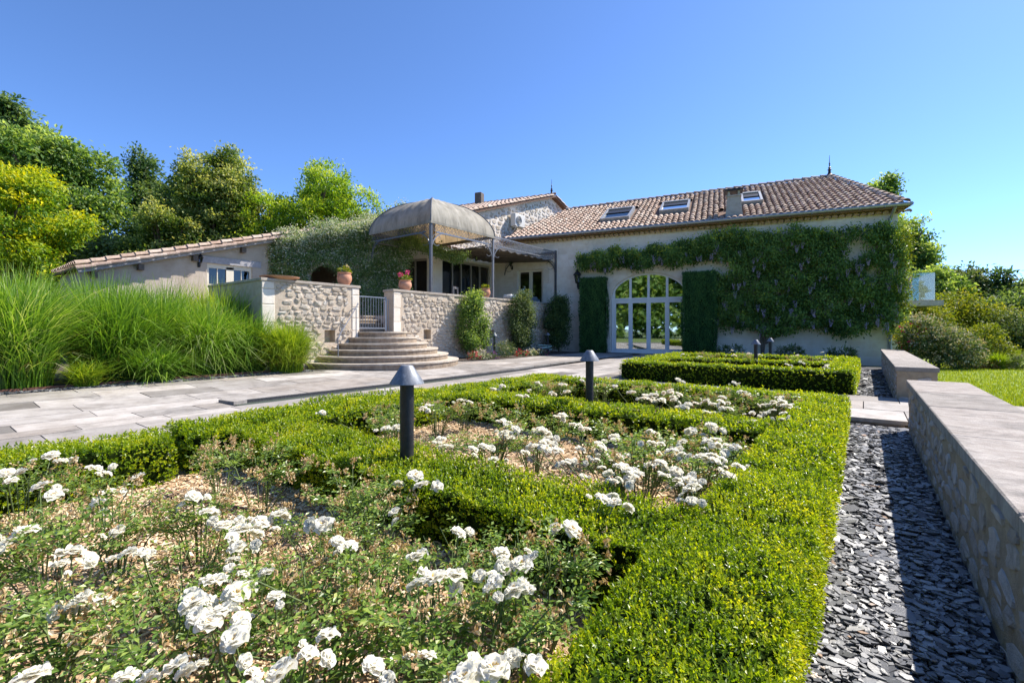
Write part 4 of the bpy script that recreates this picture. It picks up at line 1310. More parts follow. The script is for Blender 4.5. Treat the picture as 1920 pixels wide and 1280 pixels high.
PL_ = math.atan(0.312)
rg = random.Random(77)
far = MB()
for k in range(15):
    for r in range(18):
        y = 3.15 + r * 0.36
        p = Vector(ll(XL + 0.24 - k * 0.25, y, lz(y) + .15 + rg.uniform(0, .012)))
        if k < 4:
            use("roof_tile", tile_me, lroof, p, (PL_, 0, rg.uniform(-.03, .03)), (1.05, 1, 1.1))
        else:
            mt = Matrix.Translation(p) @ Matrix.Rotation(PL_, 4, 'X')
            far.add([mt @ Vector(v) for v in TILE_V], TILE_F)
o = far.build("farther_roof_tiles", M['tile_joined'], lroof, smooth=True); o["kind"] = "stuff"
for r in range(18):                                            # verge tiles hung at the edge
    y = 3.15 + r * 0.36
    use("verge_tile", tile_me, lroof, Vector(ll(XL + 0.335, y, lz(y) + .045 + rg.uniform(0, .01))), (PL_, 0.5, rg.uniform(-.02, .02)), (0.7, 1, 0.7))
MB().bar(ll(XL + .22, 3.2, lz(3.2) - .02), ll(XL + .22, 9.4, lz(9.4) - .02), 0.035, 0.16).build("bargeboard", M['grey_wood'], low)
for y in (4.75, 6.30, 7.9, 3.6):
    MB().b2(ll(XL - .1, y - .075, lz(y) - .33), ll(XL + .22, y + .075, lz(y) - .14)).build("beam_end", M['dark_wood'], low)
MB().b2(ll(XL - .1, 6.45, 3.565), ll(XL + .03, 8.6, 3.80)).build("lintel", M['grey_wood'], low)
mb = MB()
for lo, hi in (((6.72, 1.55), (6.80, 3.56)), ((8.20, 1.55), (8.28, 3.56)), ((7.38, 1.55), (7.64, 3.48)), ((6.80, 3.40), (8.20, 3.56))):
    mb.b2(ll(XL - .14, lo[0], lo[1]), ll(XL - .06, hi[0], hi[1] - 0.001))
lo_ = mb.build("door", M['cream'], low)
for a, b in ((6.80, 7.38), (7.64, 8.20)):
    MB().b2(ll(XL - .11, a, 1.6), ll(XL - .10, b, 3.40)).build("pane", M['glass_low'], lo_)
    mb = MB(); m_ = (a + b) / 2
    mb.b2(ll(XL - .115, m_ - .015, 1.6), ll(XL - .085, m_ + .015, 3.40)); mb.b2(ll(XL - .113, a, 2.78), ll(XL - .087, b, 2.81))
    mb.build("glazing_bar", M['cream'], lo_)
mb = MB()
q = [ll(XL - x, y, z) for x in (.21, 2.6) for y in (6.4, 8.6) for z in (1.5, 3.7)]
mb.add(q, [(4, 5, 7, 6), (0, 4, 5, 1), (2, 3, 7, 6), (0, 2, 6, 4), (1, 5, 7, 3)])
mb.build("room", M['interior'], low)

def wall_lantern(name, loc, rz_, label, s=1.0, hang=False):
    t = empty(name, loc, rz_, label, "lantern")
    mb = MB()
    if hang:
        mb.tube([(0, 0, .45 * s), (0, 0, .30 * s)], .008, 6)
    else:
        mb.b2((-.05 * s, .0, -.36 * s), (.05 * s, .03, -.10 * s))
        mb.tube([(0, .02, -.30 * s), (0, -.10 * s, -.36 * s), (0, -.22 * s, -.28 * s), (0, -.22 * s, -.16 * s)], .014 * s, 6)
        mb.tube([(0, .02, -.16 * s), (0, -.10 * s, -.22 * s), (0, -.16 * s, -.30 * s)], .010 * s, 6)
    yo = 0 if hang else -.22 * s
    mb.lathe([(.05 * s, -.17 * s), (.075 * s, -.15 * s), (.06 * s, -.13 * s)], 8, (0, yo, 0))
    for k in range(6):
        a = k * math.pi / 3
        mb.tube([(.06 * s * math.cos(a), yo + .06 * s * math.sin(a), -.13 * s), (.115 * s * math.cos(a), yo + .115 * s * math.sin(a), .12 * s)], .009 * s, 4)
    mb.build("frame", M['black_iron'], t)
    MB().lathe([(.15 * s, .12 * s), (.14 * s, .15 * s), (.06 * s, .24 * s), (.04 * s, .26 * s), (.05 * s, .29 * s), (.02 * s, .32 * s), (.006 * s, .42 * s)], 8, (0, yo, 0)).build("lantern_roof", M['black_iron'], t)
    MB().lathe([(.052 * s, -.13 * s), (.10 * s, .12 * s)], 6, (0, yo, 0)).build("lantern_glass", M['glass_low'], t)
    return t
wall_lantern("wall_lantern", hw(-3.17, -0.03, 3.55), HROT, "black wrought iron lantern on the house wall left of the arched door", 1.35)
wall_lantern("wall_lantern", hw(-6.55, -0.25, 4.42), HROT, "small black lantern on the wall above the window under the pergola", 0.75)
wall_lantern("wall_lamp", (XL + .04, 6.45, 3.62), math.pi / 2, "dark wall lamp on the low outbuilding beside its door", 0.7)
wall_lantern("hanging_lantern", (-14.4, 16.2, 4.5), 0, "black lantern hanging below the canopy before the sliding glass doors", 0.9, True)

# ------------------------------------------------------------------ arched porch under the jasmine
pa, pb = Vector((-19.05, 9.15, 0)), Vector((-15.55, 12.75, 0))
PU = (pb - pa); PW = PU.length; PU.normalize()
PN = Vector((PU.y, -PU.x, 0))                                  # towards the camera
porch = empty("porch", pa, math.atan2(PU.y, PU.x), "arched stone porch almost hidden under flowering jasmine", "porch")
def ptop(u): return 4.55 + 1.25 * u / PW
AC_, AR_, AS_ = 1.92, 0.66, 3.25                                # arch centre, half width, springing height
mb = MB()
wall_face(mb, 0, PW, -0.1, 4.1, [(AC_ - AR_, AC_ + AR_, 1.6, 4.1)], lambda u, d, z: (u, d, z), 0.5)
mb.poly([(0, 0, 4.1), (PW, 0, 4.1), (PW, 0, ptop(PW)), (0, 0, ptop(0))])
for i in range(14):
    t0, t1 = math.pi * i / 14, math.pi * (i + 1) / 14
    a0, a1 = AC_ - AR_ * math.cos(t0), AC_ - AR_ * math.cos(t1)
    z0, z1 = AS_ + .62 * math.sin(t0), AS_ + .62 * math.sin(t1)
    mb.poly([(a0, 0, z0), (a1, 0, z1), (a1, 0, 4.1), (a0, 0, 4.1)])
    mb.poly([(a0, 0, z0), (a1, 0, z1), (a1, .5, z1), (a0, .5, z0)])
mb.poly([(0, 0, ptop(0)), (PW, 0, ptop(PW)), (PW, 4, ptop(PW) + .3), (0, 4, ptop(0) + .3)])
mb.build("wall", M['facade'], porch)
mb = MB()
q = [(x, y, z) for x in (.2, PW - .2) for y in (.51, 3.2) for z in (1.58, 4.4)]
mb.add(q, [(2, 6, 7, 3), (0, 2, 3, 1), (4, 5, 7, 6), (0, 4, 6, 2), (1, 3, 7, 5)])
mb.build("room", M['dark_plaster'], porch)

# ------------------------------------------------------------------ terrace
mb = MB()
mb.prism([(-11.95, 5.6), (-11.95, 8.0), (-13.5, 8.0), (-13.5, 9.6), (-11.95, 9.6), (-11.95, 19.6), (-26, 16.3), (-26, 5.6)], 1.35, 1.6)
mb.prism([(-12.05, 5.5), (-12.05, 7.9), (-13.6, 7.9), (-13.6, 9.7), (-12.05, 9.7), (-12.05, 19.4), (-25.8, 16.2), (-25.8, 5.5)], -0.2, 1.35)
tag(mb.build("terrace_floor", M['cap']), kind="structure")

XT = -11.7
CAPZ = 2.40
RUBS = rubble_stone_protos(16, 0.55, M['rubble'], 17)
def terrace_wall(y0, y1, label, holes, seed, quoins, left_end):
    t = empty("terrace_wall", (XT, y0, 0), 0, label, "wall", "rubble walls of the raised terrace")
    top = CAPZ - 0.075
    mb = MB()
    L = y1 - y0
    wall_face(mb, 0, L, -0.15, top, holes, lambda u, d, z: (-d, u, z), 0.26)
    mb.poly([(0, 0, -.15), (-.45, 0, -.15), (-.45, 0, top), (0, 0, top)])
    mb.poly([(0, L, -.15), (-.45, L, -.15), (-.45, L, top), (0, L, top)])
    mb.poly([(-.45, 0, -.15), (-.45, L, -.15), (-.45, L, top), (-.45, 0, top)])
    for a, b, c, d in holes:
        mb.poly([(-.26, a, c), (-.26, b, c), (-.26, b, d), (-.26, a, d)])
    if left_end:
        mb.b2((-3.2, 0.0, -.15), (-.4501, 0.45, top))
    mb.build("mortar_core", M['mortar'], t)
    hs = [(a - .05, b + .05, c + .15, d + .15) for a, b, c, d in holes]
    zs = 0.0
    lay_rubble(t, RUBS, (0.004, 0.0, -0.15), (0, 1), L, top + .15, 0.18, 0.028, hs + [(q[0], q[1], 0, 3) for q in quoins], limit=290, seed=seed, gap=0.93, joined_mat=M['rubble_joined'])
    r_ = random.Random(seed)
    for a, b in quoins:                                        # dressed corner stones
        zz = -0.1
        while zz < top - .05:
            h = min(r_.uniform(.28, .46), top - zz)
            MB().b2((-.40, a + .006, zz + .006), (.016, b - .006 + r_.uniform(-.05, .0), zz + h - .006)).build("quoin", M['ashlar'], t, bevel=0.012)
            zz += h
    y = -0.03
    while y < L + .02:
        l = min(r_.uniform(.75, 1.25), L + .03 - y)
        if l > 0.05:
            MB().b2((-.49, y + .002, top + .002), (.035, y + l - .002, CAPZ)).build("coping_stone", M['cap'], t, bevel=0.008)
        y += l
    if left_end:
        MB().b2((-3.2, -.03, top + .003), (-.495, .48, CAPZ - .002)).build("coping_stone", M['cap'], t, bevel=0.008)
    return t
terrace_wall(5.31, 8.06, "left terrace wall of rubble stone with terracotta dish and pot on its coping", [(1.66, 1.98, 0.78, 1.12)], 51, [(0, .34), (2.5, 2.75)], True)
terrace_wall(9.28, 19.45, "right terrace wall of rubble stone behind the climbing shrubs", [(1.25, 1.58, 0.82, 1.14), (4.62, 4.95, 0.82, 1.14)], 57, [(0, .32)], False)
# niches get pale sills
# ------------------------------------------------------------------ semicircular steps
stp = empty("stone_steps", (XT, 8.80, 0), 0, "six curved stone steps fanning out below the terrace gate", "steps")
rise = (1.08 - 0.09) / 6
for k in range(6):
    r = 2.36 - 0.315 * k
    z0, z1 = 0.09 + rise * k, 0.09 + rise * (k + 1)
    n = 30
    def arc(rr): return [(rr * math.sin(math.pi * i / n), -rr * math.cos(math.pi * i / n)) for i in range(n + 1)]
    s = MB().prism(arc(r - .025), z0 - (0.25 if k == 0 else 0.0), z1 - .045).build("step", M['step'], stp)
    # tread slabs laid as separate wedges
    m = max(3, int(round(math.pi * r / 0.9)))
    for i in range(m):
        a0, a1 = math.pi * i / m + .002 / r, math.pi * (i + 1) / m - .002 / r
        nn = max(3, int(24 / m))
        outer = [(r * math.sin(a0 + (a1 - a0) * j / nn), -r * math.cos(a0 + (a1 - a0) * j / nn)) for j in range(nn + 1)]
        ri = max(0.0, r - .42)
        inner = [(ri * math.sin(a0 + (a1 - a0) * j / nn), -ri * math.cos(a0 + (a1 - a0) * j / nn)) for j in range(nn + 1)][::-1] if ri > 0 else [(0, 0)]
        MB().prism(outer + inner, z1 - .045 + .001, z1).build("tread", M['tread'], s)
# landing through the wall and four further steps up to the terrace
ln = MB()
ln.b2((-0.46, -0.73, -0.1), (0.002, 0.47, 1.078))
ln.build("landing", M['tread'], stp)
for k in range(4):
    x1 = -0.46 - 0.30 * k
    MB().b2((-1.9, -0.78, 0.5), (x1 - .02, 0.78, 1.08 + 0.13 * (k + 1) - .04)).build("step", M['step'], stp)
    MB().b2((-1.9, -0.78, 1.08 + 0.13 * (k + 1) - .038), (x1, 0.78, 1.08 + 0.13 * (k + 1))).build("tread", M['tread'], stp)

# gate
gt = empty("iron_gate", (XT - 0.12, 8.08, 1.08), 0, "galvanised iron gate of thin upright bars at the top of the curved steps", "gate")
GWd = 1.02
mb = MB()
for y in (0.02, GWd - .02):
    mb.b2((-.02, y - .02, .02), (.02, y + .02, 1.06))
mb.b2((-.014, .04, .08), (.014, GWd - .04, .11)); mb.b2((-.014, .04, 1.02), (.014, GWd - .04, 1.05))
mb.build("gate_frame", M['iron_pale'], gt)
for i in range(10):
    y = .04 + (GWd - .08) * (i + .5) / 10
    MB().tube([(0, y, .09), (0, y, 1.03)], .009, 6).build("bar", M['iron_pale'], gt)
MB().lathe([(0, -.03), (.03, 0), (0, .03)], 8, (.03, GWd - .10, .93)).build("latch", M['iron_pale'], gt)
mb = MB()
for y in (GWd + .02, GWd + .09):
    mb.tube([(0, y, 0), (0, y, .98)], .010, 6)
mb.tube([(0, GWd + .02, .98), (0, GWd + .09, .98)], .010, 6)
mb.build("side_post", M['iron_pale'], gt)
# handrail
mb = MB()
mb.tube([(XT + .06, 7.98, 1.85), (XT + .10, 7.95, 1.90), (XT + 0.25, 7.80, 1.78), (XT + 0.62, 7.05, 1.02), (XT + .70, 6.93, 0.86)], .014, 6)
mb.tube([(XT + .72, 6.93, .36), (XT + .70, 6.93, .9)], .013, 6)
mb.tube([(XT + .2, 7.82, 1.80), (XT + .2, 7.82, .9)], .013, 6)
tag(mb.build("handrail", M['iron_pale'], None, smooth=True), "thin iron handrail slanting down the left side of the curved steps", "handrail")

# ------------------------------------------------------------------ canopy: iron posts, lattice beams, domed canvas, flat awning
CX, CY0, CY1, CY2 = -11.95, 11.09, 14.45, 19.0
XR = -15.30
can = empty("garden_canopy", (CX, CY0, 1.6), 0, "iron terrace canopy with domed grey canvas and lattice beams", "canopy")
def cl(x, y, z): return (x - CX, y - CY0, z - 1.6)
ZB0, ZB1 = 4.52, 4.90
def post(x, y, zt, mat, w=0.085):
    mb = MB()
    mb.b2(cl(x - w / 2, y - w / 2, 1.6), cl(x + w / 2, y + w / 2, zt))
    mb.b2(cl(x - w, y - w, 1.6), cl(x + w, y + w, 1.63))
    return mb.build("post", mat, can)
post(CX, CY0, 4.98, M['iron']); post(CX, CY1, 4.98, M['iron_pale'], 0.07); post(CX, CY2 + .22, 4.98, M['iron'], 0.08)
def lattice(p0, p1, mat, arcs=(True, True)):
    p0, p1 = Vector((*p0, 0)), Vector((*p1, 0))
    d = (p1 - p0); L = d.length; d.normalize()
    mb = MB()
    P = lambda u, z: Vector(cl(p0.x + d.x * u, p0.y + d.y * u, z))
    mb.bar(P(0, ZB1), P(L, ZB1), .045, .05); mb.bar(P(0, ZB1 - .06), P(L, ZB1 - .06), .02, .02)
    mb.bar(P(0.25, ZB0 + .03), P(L - .25, ZB0 + .03), .045, .05)
    b = mb.build("beam", mat, can)
    mb = MB()
    n = max(3, int(L / .36))
    for i in range(n):                                         # scrolls: rings and S bars between the rails
        u0, u1 = L * i / n, L * (i + 1) / n
        um = (u0 + u1) / 2
        mb.bar(P(u0, ZB0 + .05), P(um, ZB1 - .07), .013); mb.bar(P(um, ZB1 - .07), P(u1, ZB0 + .05), .013)
        for uc, zc, r in ((um, ZB0 + .12, .055), (u0, ZB1 - .14, .055)):
            if .05 < uc < L - .05:
                pts = [P(uc + r * math.cos(t), zc + r * math.sin(t)) for t in np.linspace(0, 6.2832, 11)]
                for a, c in zip(pts[:-1], pts[1:]):
                    mb.bar(a, c, .012)
    mb.build("scrollwork", mat, b)
    mb = MB()
    R = 0.62
    for flag, s, u in ((arcs[0], 1, 0), (arcs[1], -1, L)):     # quarter-circle brackets to the posts
        if flag:
            pts = [P(u + s * (R - R * math.cos(t)) + s * .03, ZB0 + .02 - R + R * math.sin(t)) for t in np.linspace(0, math.pi / 2, 9)]
            for a, c in zip(pts[:-1], pts[1:]):
                mb.bar(a, c, .035, .035)
            r2 = .2
            pts = [P(u + s * (.27 + r2 * math.cos(t)), ZB0 - .24 + r2 * math.sin(t)) for t in np.linspace(.4, 5.4, 12)]
            for a, c in zip(pts[:-1], pts[1:]):
                mb.bar(a, c, .014)
    if mb.v:
        mb.build("bracket", mat, b)
lattice((CX, CY0), (CX, CY1), M['iron_pale'])
lattice((CX, CY1), (CX, CY2 + .2), M['iron_pale'], (True, False))
lattice((CX, CY0), (XR, CY0), M['iron'])
lattice((CX, CY2 + .2), (-14.6, CY2 - .45), M['iron'])
lattice((CX, CY1), (XR, CY1), M['iron'], (True, False))
lattice((XR, CY0), (XR, CY1), M['iron'], (False, False))
# domed canvas: four panels curving up to a point, with sagging gores
Hd = 1.28
xc, yc = (CX + XR) / 2, (CY0 + CY1) / 2
def dome_pt(side, s, t):
    """side 0..3, s along the edge 0..1, t from the edge 0 to the crown 1"""
    hx, hy = (CX - XR) / 2 + .06, (CY1 - CY0) / 2 + .06
    cr = [(1, -1), (1, 1), (-1, 1), (-1, -1)]
    a, b = cr[side], cr[(side + 1) % 4]
    ex, ey = a[0] + (b[0] - a[0]) * s, a[1] + (b[1] - a[1]) * s
    k = 1 - t
    prof = (1 - k ** 2.3) ** (1 / 1.75)
    sag = -0.020 * (1 - math.cos(2 * math.pi * ((s * 5) % 1.0))) * math.sin(math.pi * min(1, t * 1.2 + .1))
    return cl(xc + ex * hx * k, yc + ey * hy * k, ZB1 - .02 + (Hd + .02) * prof + sag)
for side in range(4):
    ns, nt = 40, 14
    ts = [(j / nt) ** 1.5 for j in range(nt + 1)]
    vs = [dome_pt(side, i / ns, t) for t in ts for i in range(ns + 1)]
    fs = [(j * (ns + 1) + i, j * (ns + 1) + i + 1, (j + 1) * (ns + 1) + i + 1, (j + 1) * (ns + 1) + i) for j in range(nt) for i in range(ns)]
    MB().add(vs, fs).build("canvas_panel", M['canvas'], can, smooth=True, weld=True)
    pts = [Vector(dome_pt(side, 0, t)) + Vector((0, 0, .012)) for t in ts]
    MB().tube(pts, .022, 6).build("dome_rib", M['iron'], can)
    for q in (.2, .4, .6, .8):
        pts = [Vector(dome_pt(side, q, t)) - Vector((0, 0, .03)) for t in ts]
        MB().tube(pts, .010, 4).build("dome_rib", M['iron'], can)
    # hem hanging under the edge
    e0, e1 = Vector(dome_pt(side, 0, 0)), Vector(dome_pt(side, 1, 0))
    MB().bar(e0 - Vector((0, 0, .02)), e1 - Vector((0, 0, .02)), .012, .09).build("hem", M['canvas'], can)
# flat awning in folds between dome and house
for i in range(9):
    y0, y1 = CY1 + .08 + (CY2 - CY1) * i / 9, CY1 + .08 + (CY2 - CY1) * (i + 1) / 9
    n = 6
    ya = [y0 + (y1 - y0) * j / n for j in range(n + 1)]
    vs = [cl(x, y + (0.16 if x > -13 else -.3) * i / 9, 4.50 - .07 * math.sin(math.pi * j / n) + (.14 if x < -13 else 0)) for x in (CX - .12, XR + .1) for j, y in enumerate(ya)]
    MB().add(vs, [(j, j + 1, j + n + 2, j + n + 1) for j in range(n)]).build("awning_fold", M['awning'], can, smooth=True)
# eaves plants and pots ---------------------------------------------------
def scatter_ball(c, r, n, L, Wd, rng, flat=1.0):
    d = rand_dirs(n, rng)
    P = np.array(c) + d * (r * rng.uniform(.4, 1, n) ** .6)[:, None] * np.array([1, 1, flat])
    return leaf_arrays(P, unit(d + rand_dirs(n, rng) * .8), unit(d + np.array([0, 0, .6])), L * rng.uniform(.6, 1.3, n), Wd * rng.uniform(.6, 1.2, n), rng=rng)
def pot(loc, r, h, label, flowers=None, seed=1, group="terracotta pots on the terrace wall"):
    t = empty("terracotta_pot", loc, 0, label, "plant pot", group)
    prof = [(r * .45, 0), (r * .62, .01), (r * .92, h * .32), (r * 1.0, h * .52), (r * .93, h * .75), (r * .80, h * .86), (r * .90, h * .90), (r * .92, h * 1.0), (r * .82, h * 1.0), (r * .72, h * .84)]
    MB().lathe(prof, 24).build("vessel", M['terracotta'], t, smooth=True)
    mb = MB()
    for s in (-1, 1):
        mb.tube([(0, s * r * .86, h * .88), (0, s * r * 1.08, h * .80), (0, s * r * 1.02, h * .62)], r * .07, 6)
    mb.build("handle", M['terracotta'], t)
    MB().lathe([(0, h * .9), (r * .78, h * .88)], 16).build("soil", M['soil'], t)
    rng = np.random.default_rng(seed)
    V, F = scatter_ball((0, 0, h + r * .22), r * .75, 160, r * .42, r * .26, rng, .6)
    use("foliage", arr_mesh("pot_foliage", V, F, M['yellow_shrub'], rng.uniform(0, 1, len(F))), t)["kind"] = "stuff"
    if flowers:
        for (dx, dy, dz) in flowers[1]:
            V, F = scatter_ball((dx, dy, dz), r * .30, 60, r * .22, r * .2, rng)
            use("flower_head", arr_mesh("flower_head", V, F, M[flowers[0]], rng.uniform(0, 1, len(F))), t)
            MB().tube([(dx * .4, dy * .4, h), (dx, dy, dz)], .006, 4).build("flower_stem", M['rose_stem'], t)
    return t
pot((-11.92, 7.72, CAPZ), 0.205, 0.37, "round terracotta pot with yellow green plant on the left terrace wall", ('pale_flower', [(0, .08, .52)]), 3)
pot((-11.92, 9.93, CAPZ), 0.215, 0.34, "terracotta bowl with pink geraniums on the wall beside the gate", ('flower_pink', [(.02, -.20, .50), (-.02, .12, .60)]), 5)
pot((-11.92, 13.95, CAPZ), 0.20, 0.37, "small terracotta pot with bright green plant on the wall near the canopy post", None, 7)
t = tag(MB().lathe([(0, .0), (.30, .0), (.46, .055), (.47, .075), (.44, .075), (.29, .02), (0, .02)], 30, (-11.93, 5.87, CAPZ)).build("terracotta_dish", M['terracotta'], None, smooth=True), "wide shallow terracotta dish lying on the left end of the terrace wall", "dish")

# terrace furniture
t = empty("garden_sofa", (-12.9, 17.7, 1.6), 0, "grey woven outdoor sofa on the terrace below the window", "sofa")
MB().b2((-.4, -1.0, .05), (.4, 1.0, .40)).build("base", M['sofa'], t, bevel=.02)
MB().b2((-.4, .80, .40), (.4, 1.0, 1.0)).build("armrest", M['sofa'], t, bevel=.03)
MB().b2((-.4, -1.0, .40), (.4, -.80, 1.0)).build("armrest", M['sofa'], t, bevel=.03)
MB().b2((.22, -.8, .40), (.40, .8, 1.12)).build("backrest", M['sofa'], t, bevel=.03)
MB().b2((-.38, -.78, .41), (.20, .78, .56)).build("seat_cushion", M['cushion'], t, bevel=.05)
tag(MB().box((-12.75, 16.75, 2.62), (.5, .85, .22), 0.1).build("cushion", M['cushion'], None, bevel=.07), "white cushion on top of the outdoor sofa arm", "cushion")
t = empty("garden_chair", (-13.0, 13.1, 1.6), 0.4, "pale wooden terrace chair seen over the wall before the sliding doors", "chair")
MB().b2((-.24, -.24, .43), (.24, .24, .47)).build("seat", M['chairwood'], t)
mb = MB()
mb.b2((.20, -.25, .47), (.24, -.20, 1.22)); mb.b2((.20, .20, .47), (.24, .25, 1.22)); mb.b2((.20, -.20, 1.14), (.24, .20, 1.22)); mb.b2((.21, -.20, .75), (.235, .20, .80))
mb.build("backrest", M['chairwood'], t)
for x in (-.22, .22):
    for y in (-.22, .22):
        MB().b2((x - .02, y - .02, 0), (x + .02, y + .02, .43)).build("leg", M['chairwood'], t)

# ------------------------------------------------------------------ bollard lamps
def bollard(x, y, z0, label, s=1.0, zt=0.885, hide=None):
    t = empty("bollard_lamp", (x, y, z0), 0, label, "garden lamp", "cone topped bollard lamps")
    H = zt - z0
    MB().lathe([(.043, 0), (.043, H - .075)], 24).build("pole", M['lamp_pole'], t, smooth=True)
    mb = MB().lathe([(0, H), (.034, H), (.040, H - .006), (.106, H - .108), (.107, H - .113), (.102, H - .113), (.040, H - .02)], 32)
    mb.build("hood", M['lamp'], t, smooth=True)
    MB().lathe([(.032, H - .076), (.032, H - .03)], 16).build("diffuser", M['lamp_glass'], t, smooth=True)
    return t
bollard(-2.275, 1.91, 0.0, "nearest dark bollard lamp with cone hood in the cross hedge before the middle roses")
bollard(-2.41, 4.58, 0.0, "second dark bollard lamp with cone hood in the next cross hedge")
bollard(-2.10, 12.5, 0.0, "bollard lamp with lit edge among the far roses, left of the farthest pair")
bollard(-2.28, 15.9, 0.0, "bollard lamp in the shade by the back hedge below the wisteria")
bollard(-11.05, 13.45, 0.11, "bollard lamp by the terrace wall between the first and second climbing shrubs", zt=1.02)
bollard(-11.1, 17.2, 0.11, "bollard lamp in shade by the terrace wall near the third climbing shrub", zt=1.02)
# ------------------------------------------------------------------ roses: where the blooms (x, y, width) and bushes stand
BL_A = [(-3.91,0.55,0.105),(-3.59,0.54,0.09),(-3.52,0.33,0.105),(-3.3,0.63,0.105),(-2.97,0.72,0.06),(-3.12,0.4,0.076),(-2.94,0.42,0.085),(-2.77,0.59,0.069),(-2.57,0.5,0.067),(-2.44,0.28,0.105),(-2.42,0.23,0.085),(-2.23,0.49,0.07),(-2.09,0.34,0.088),(-1.99,0.3,0.055),(-1.92,0.45,0.056),(-1.9,0.48,0.055),(-1.7,0.33,0.092),(-1.7,0.3,0.055),(-2.36,0.78,0.105),(-2.14,0.76,0.087),(-1.94,0.74,0.069),(-1.84,0.76,0.099),(-1.89,0.86,0.105),(-1.88,0.92,0.105),(-1.72,0.7,0.073),(-1.65,0.66,0.055),(-1.67,0.99,0.105),(-1.45,0.91,0.064),(-1.38,0.92,0.055),(-1.53,0.56,0.105),(-1.43,0.58,0.091),(-1.45,0.48,0.101),(-1.35,0.51,0.105),(-1.32,0.47,0.105),(-1.22,0.49,0.091),(-1.28,0.62,0.055),(-1.48,0.69,0.055),(-1.01,0.56,0.058),(-1.03,0.62,0.055),(-1.84,1.6,0.105),(-1.66,1.48,0.088),(-1.51,1.2,0.064),(-1.18,1.23,0.082),(-1.15,1.01,0.086),(-1.01,0.95,0.094),(-0.98,1.0,0.096),(-0.95,1.19,0.079),(-0.87,1.2,0.102),(-0.85,1.04,0.055),(-0.81,1.08,0.07),(-0.87,1.51,0.105),(-0.92,1.86,0.105),(-0.86,1.86,0.092),(-0.65,0.79,0.105),(-0.69,0.74,0.095),(-0.99,0.49,0.068),(-1.42,0.17,0.069),(-1.25,0.29,0.057),(-0.59,0.86,0.06),(-0.79,0.72,0.055),(-1.19,0.36,0.055),(-0.85,0.62,0.055)]
BL_B = [(-2.93,2.25,0.105),(-2.69,2.17,0.105),(-2.33,2.26,0.103),(-2.1,2.06,0.1),(-2.02,2.62,0.105),(-1.93,2.58,0.105),(-2.38,3.01,0.105),(-1.87,2.8,0.105),(-1.76,2.67,0.103),(-2.06,3.43,0.105),(-1.64,2.39,0.105),(-1.83,2.13,0.105),(-1.74,2.11,0.082),(-1.5,2.43,0.085),(-1.62,3.03,0.097),(-1.45,2.89,0.102),(-1.35,2.92,0.079),(-1.11,3.03,0.105),(-1.02,2.74,0.096),(-0.94,2.51,0.103),(-0.87,2.63,0.105),(-1.01,2.16,0.105),(-0.94,2.16,0.092),(-1.01,3.51,0.105),(-0.95,3.08,0.105),(-0.71,3.26,0.104),(-0.62,3.02,0.105),(-0.75,2.76,0.105),(-0.69,2.77,0.105),(-0.64,2.64,0.1),(-0.57,2.65,0.085),(-0.7,2.38,0.093),(-0.66,2.25,0.063),(-0.61,2.11,0.055),(-0.8,2.32,0.08),(-1.17,2.6,0.08),(-1.4,2.55,0.092),(-1.28,2.52,0.08),(-1.13,2.29,0.063),(-3.41,3.07,0.093),(-3.31,3.62,0.09),(-2.89,3.93,0.105),(-4.05,2.39,0.105),(-0.87,2.46,0.086),(-0.79,3.05,0.08),(-1.56,2.18,0.068),(-1.38,2.32,0.068)]
BL_C = [(-1.92,4.94,0.105),(-1.83,4.91,0.105),(-1.58,4.86,0.105),(-1.45,4.6,0.104),(-1.8,5.42,0.105),(-2.05,6.48,0.105),(-1.42,5.07,0.105),(-1.31,5.06,0.105),(-1.09,4.72,0.105),(-1.12,4.54,0.105),(-0.98,4.54,0.105),(-1.44,6.94,0.105),(-1.19,6.06,0.105),(-0.8,5.19,0.105),(-0.73,5.6,0.105),(-0.59,5.39,0.105),(-0.62,5.0,0.09),(-0.57,4.59,0.083),(-3.42,6.25,0.105),(-2.49,5.4,0.1),(-1.25,5.45,0.088),(-3.67,5.42,0.105),(-3.27,5.39,0.105),(-3.01,4.74,0.105),(-3.44,4.89,0.082),(-3.74,4.73,0.097),(-3.83,4.66,0.083),(-2.88,4.91,0.091),(-1.61,4.57,0.085),(-1.34,4.53,0.081),(-0.83,4.76,0.079),(-0.67,4.67,0.066)]
BL_D = [(-0.94,15.45,0.105),(-0.73,12.86,0.105),(-0.58,10.67,0.105),(-0.99,10.36,0.105),(-2.83,13.65,0.105),(-2.41,13.3,0.105),(-2.34,14.38,0.105),(-3.35,12.27,0.105),(-3.68,12.02,0.105),(-4.08,18.45,0.105),(-3.5,16.56,0.105),(-3.0,20.66,0.105),(-1.37,13.77,0.105)]
BU_A = [(-3.6,0.39),(-3.36,0.63),(-2.8,0.37),(-3.33,1.26),(-2.85,1.29),(-2.12,1.51),(-2.62,0.57),(-2.34,0.36),(-2.45,0.84),(-2.11,0.92),(-1.86,1.11),(-1.92,0.61),(-1.85,0.32),(-1.54,0.59),(-1.62,0.86),(-1.54,1.12),(-1.22,1.21),(-1.02,1.32),(-0.87,1.57),(-0.82,1.16),(-1.23,0.73),(-1.03,0.92),(-1.78,0.21),(-1.5,0.42),(-1.21,0.59),(-0.82,0.92),(-1.81,1.52)]
BU_B = [(-3.42,2.73),(-3.48,3.32),(-3.43,3.75),(-2.66,3.45),(-2.28,3.74),(-1.98,2.87),(-2.2,2.61),(-2.58,2.52),(-1.76,3.35),(-1.3,2.8),(-1.19,3.2),(-1.08,3.65),(-0.78,3.35),(-0.83,2.82),(-1.09,2.69),(-0.8,3.77),(-4.79,2.93)]
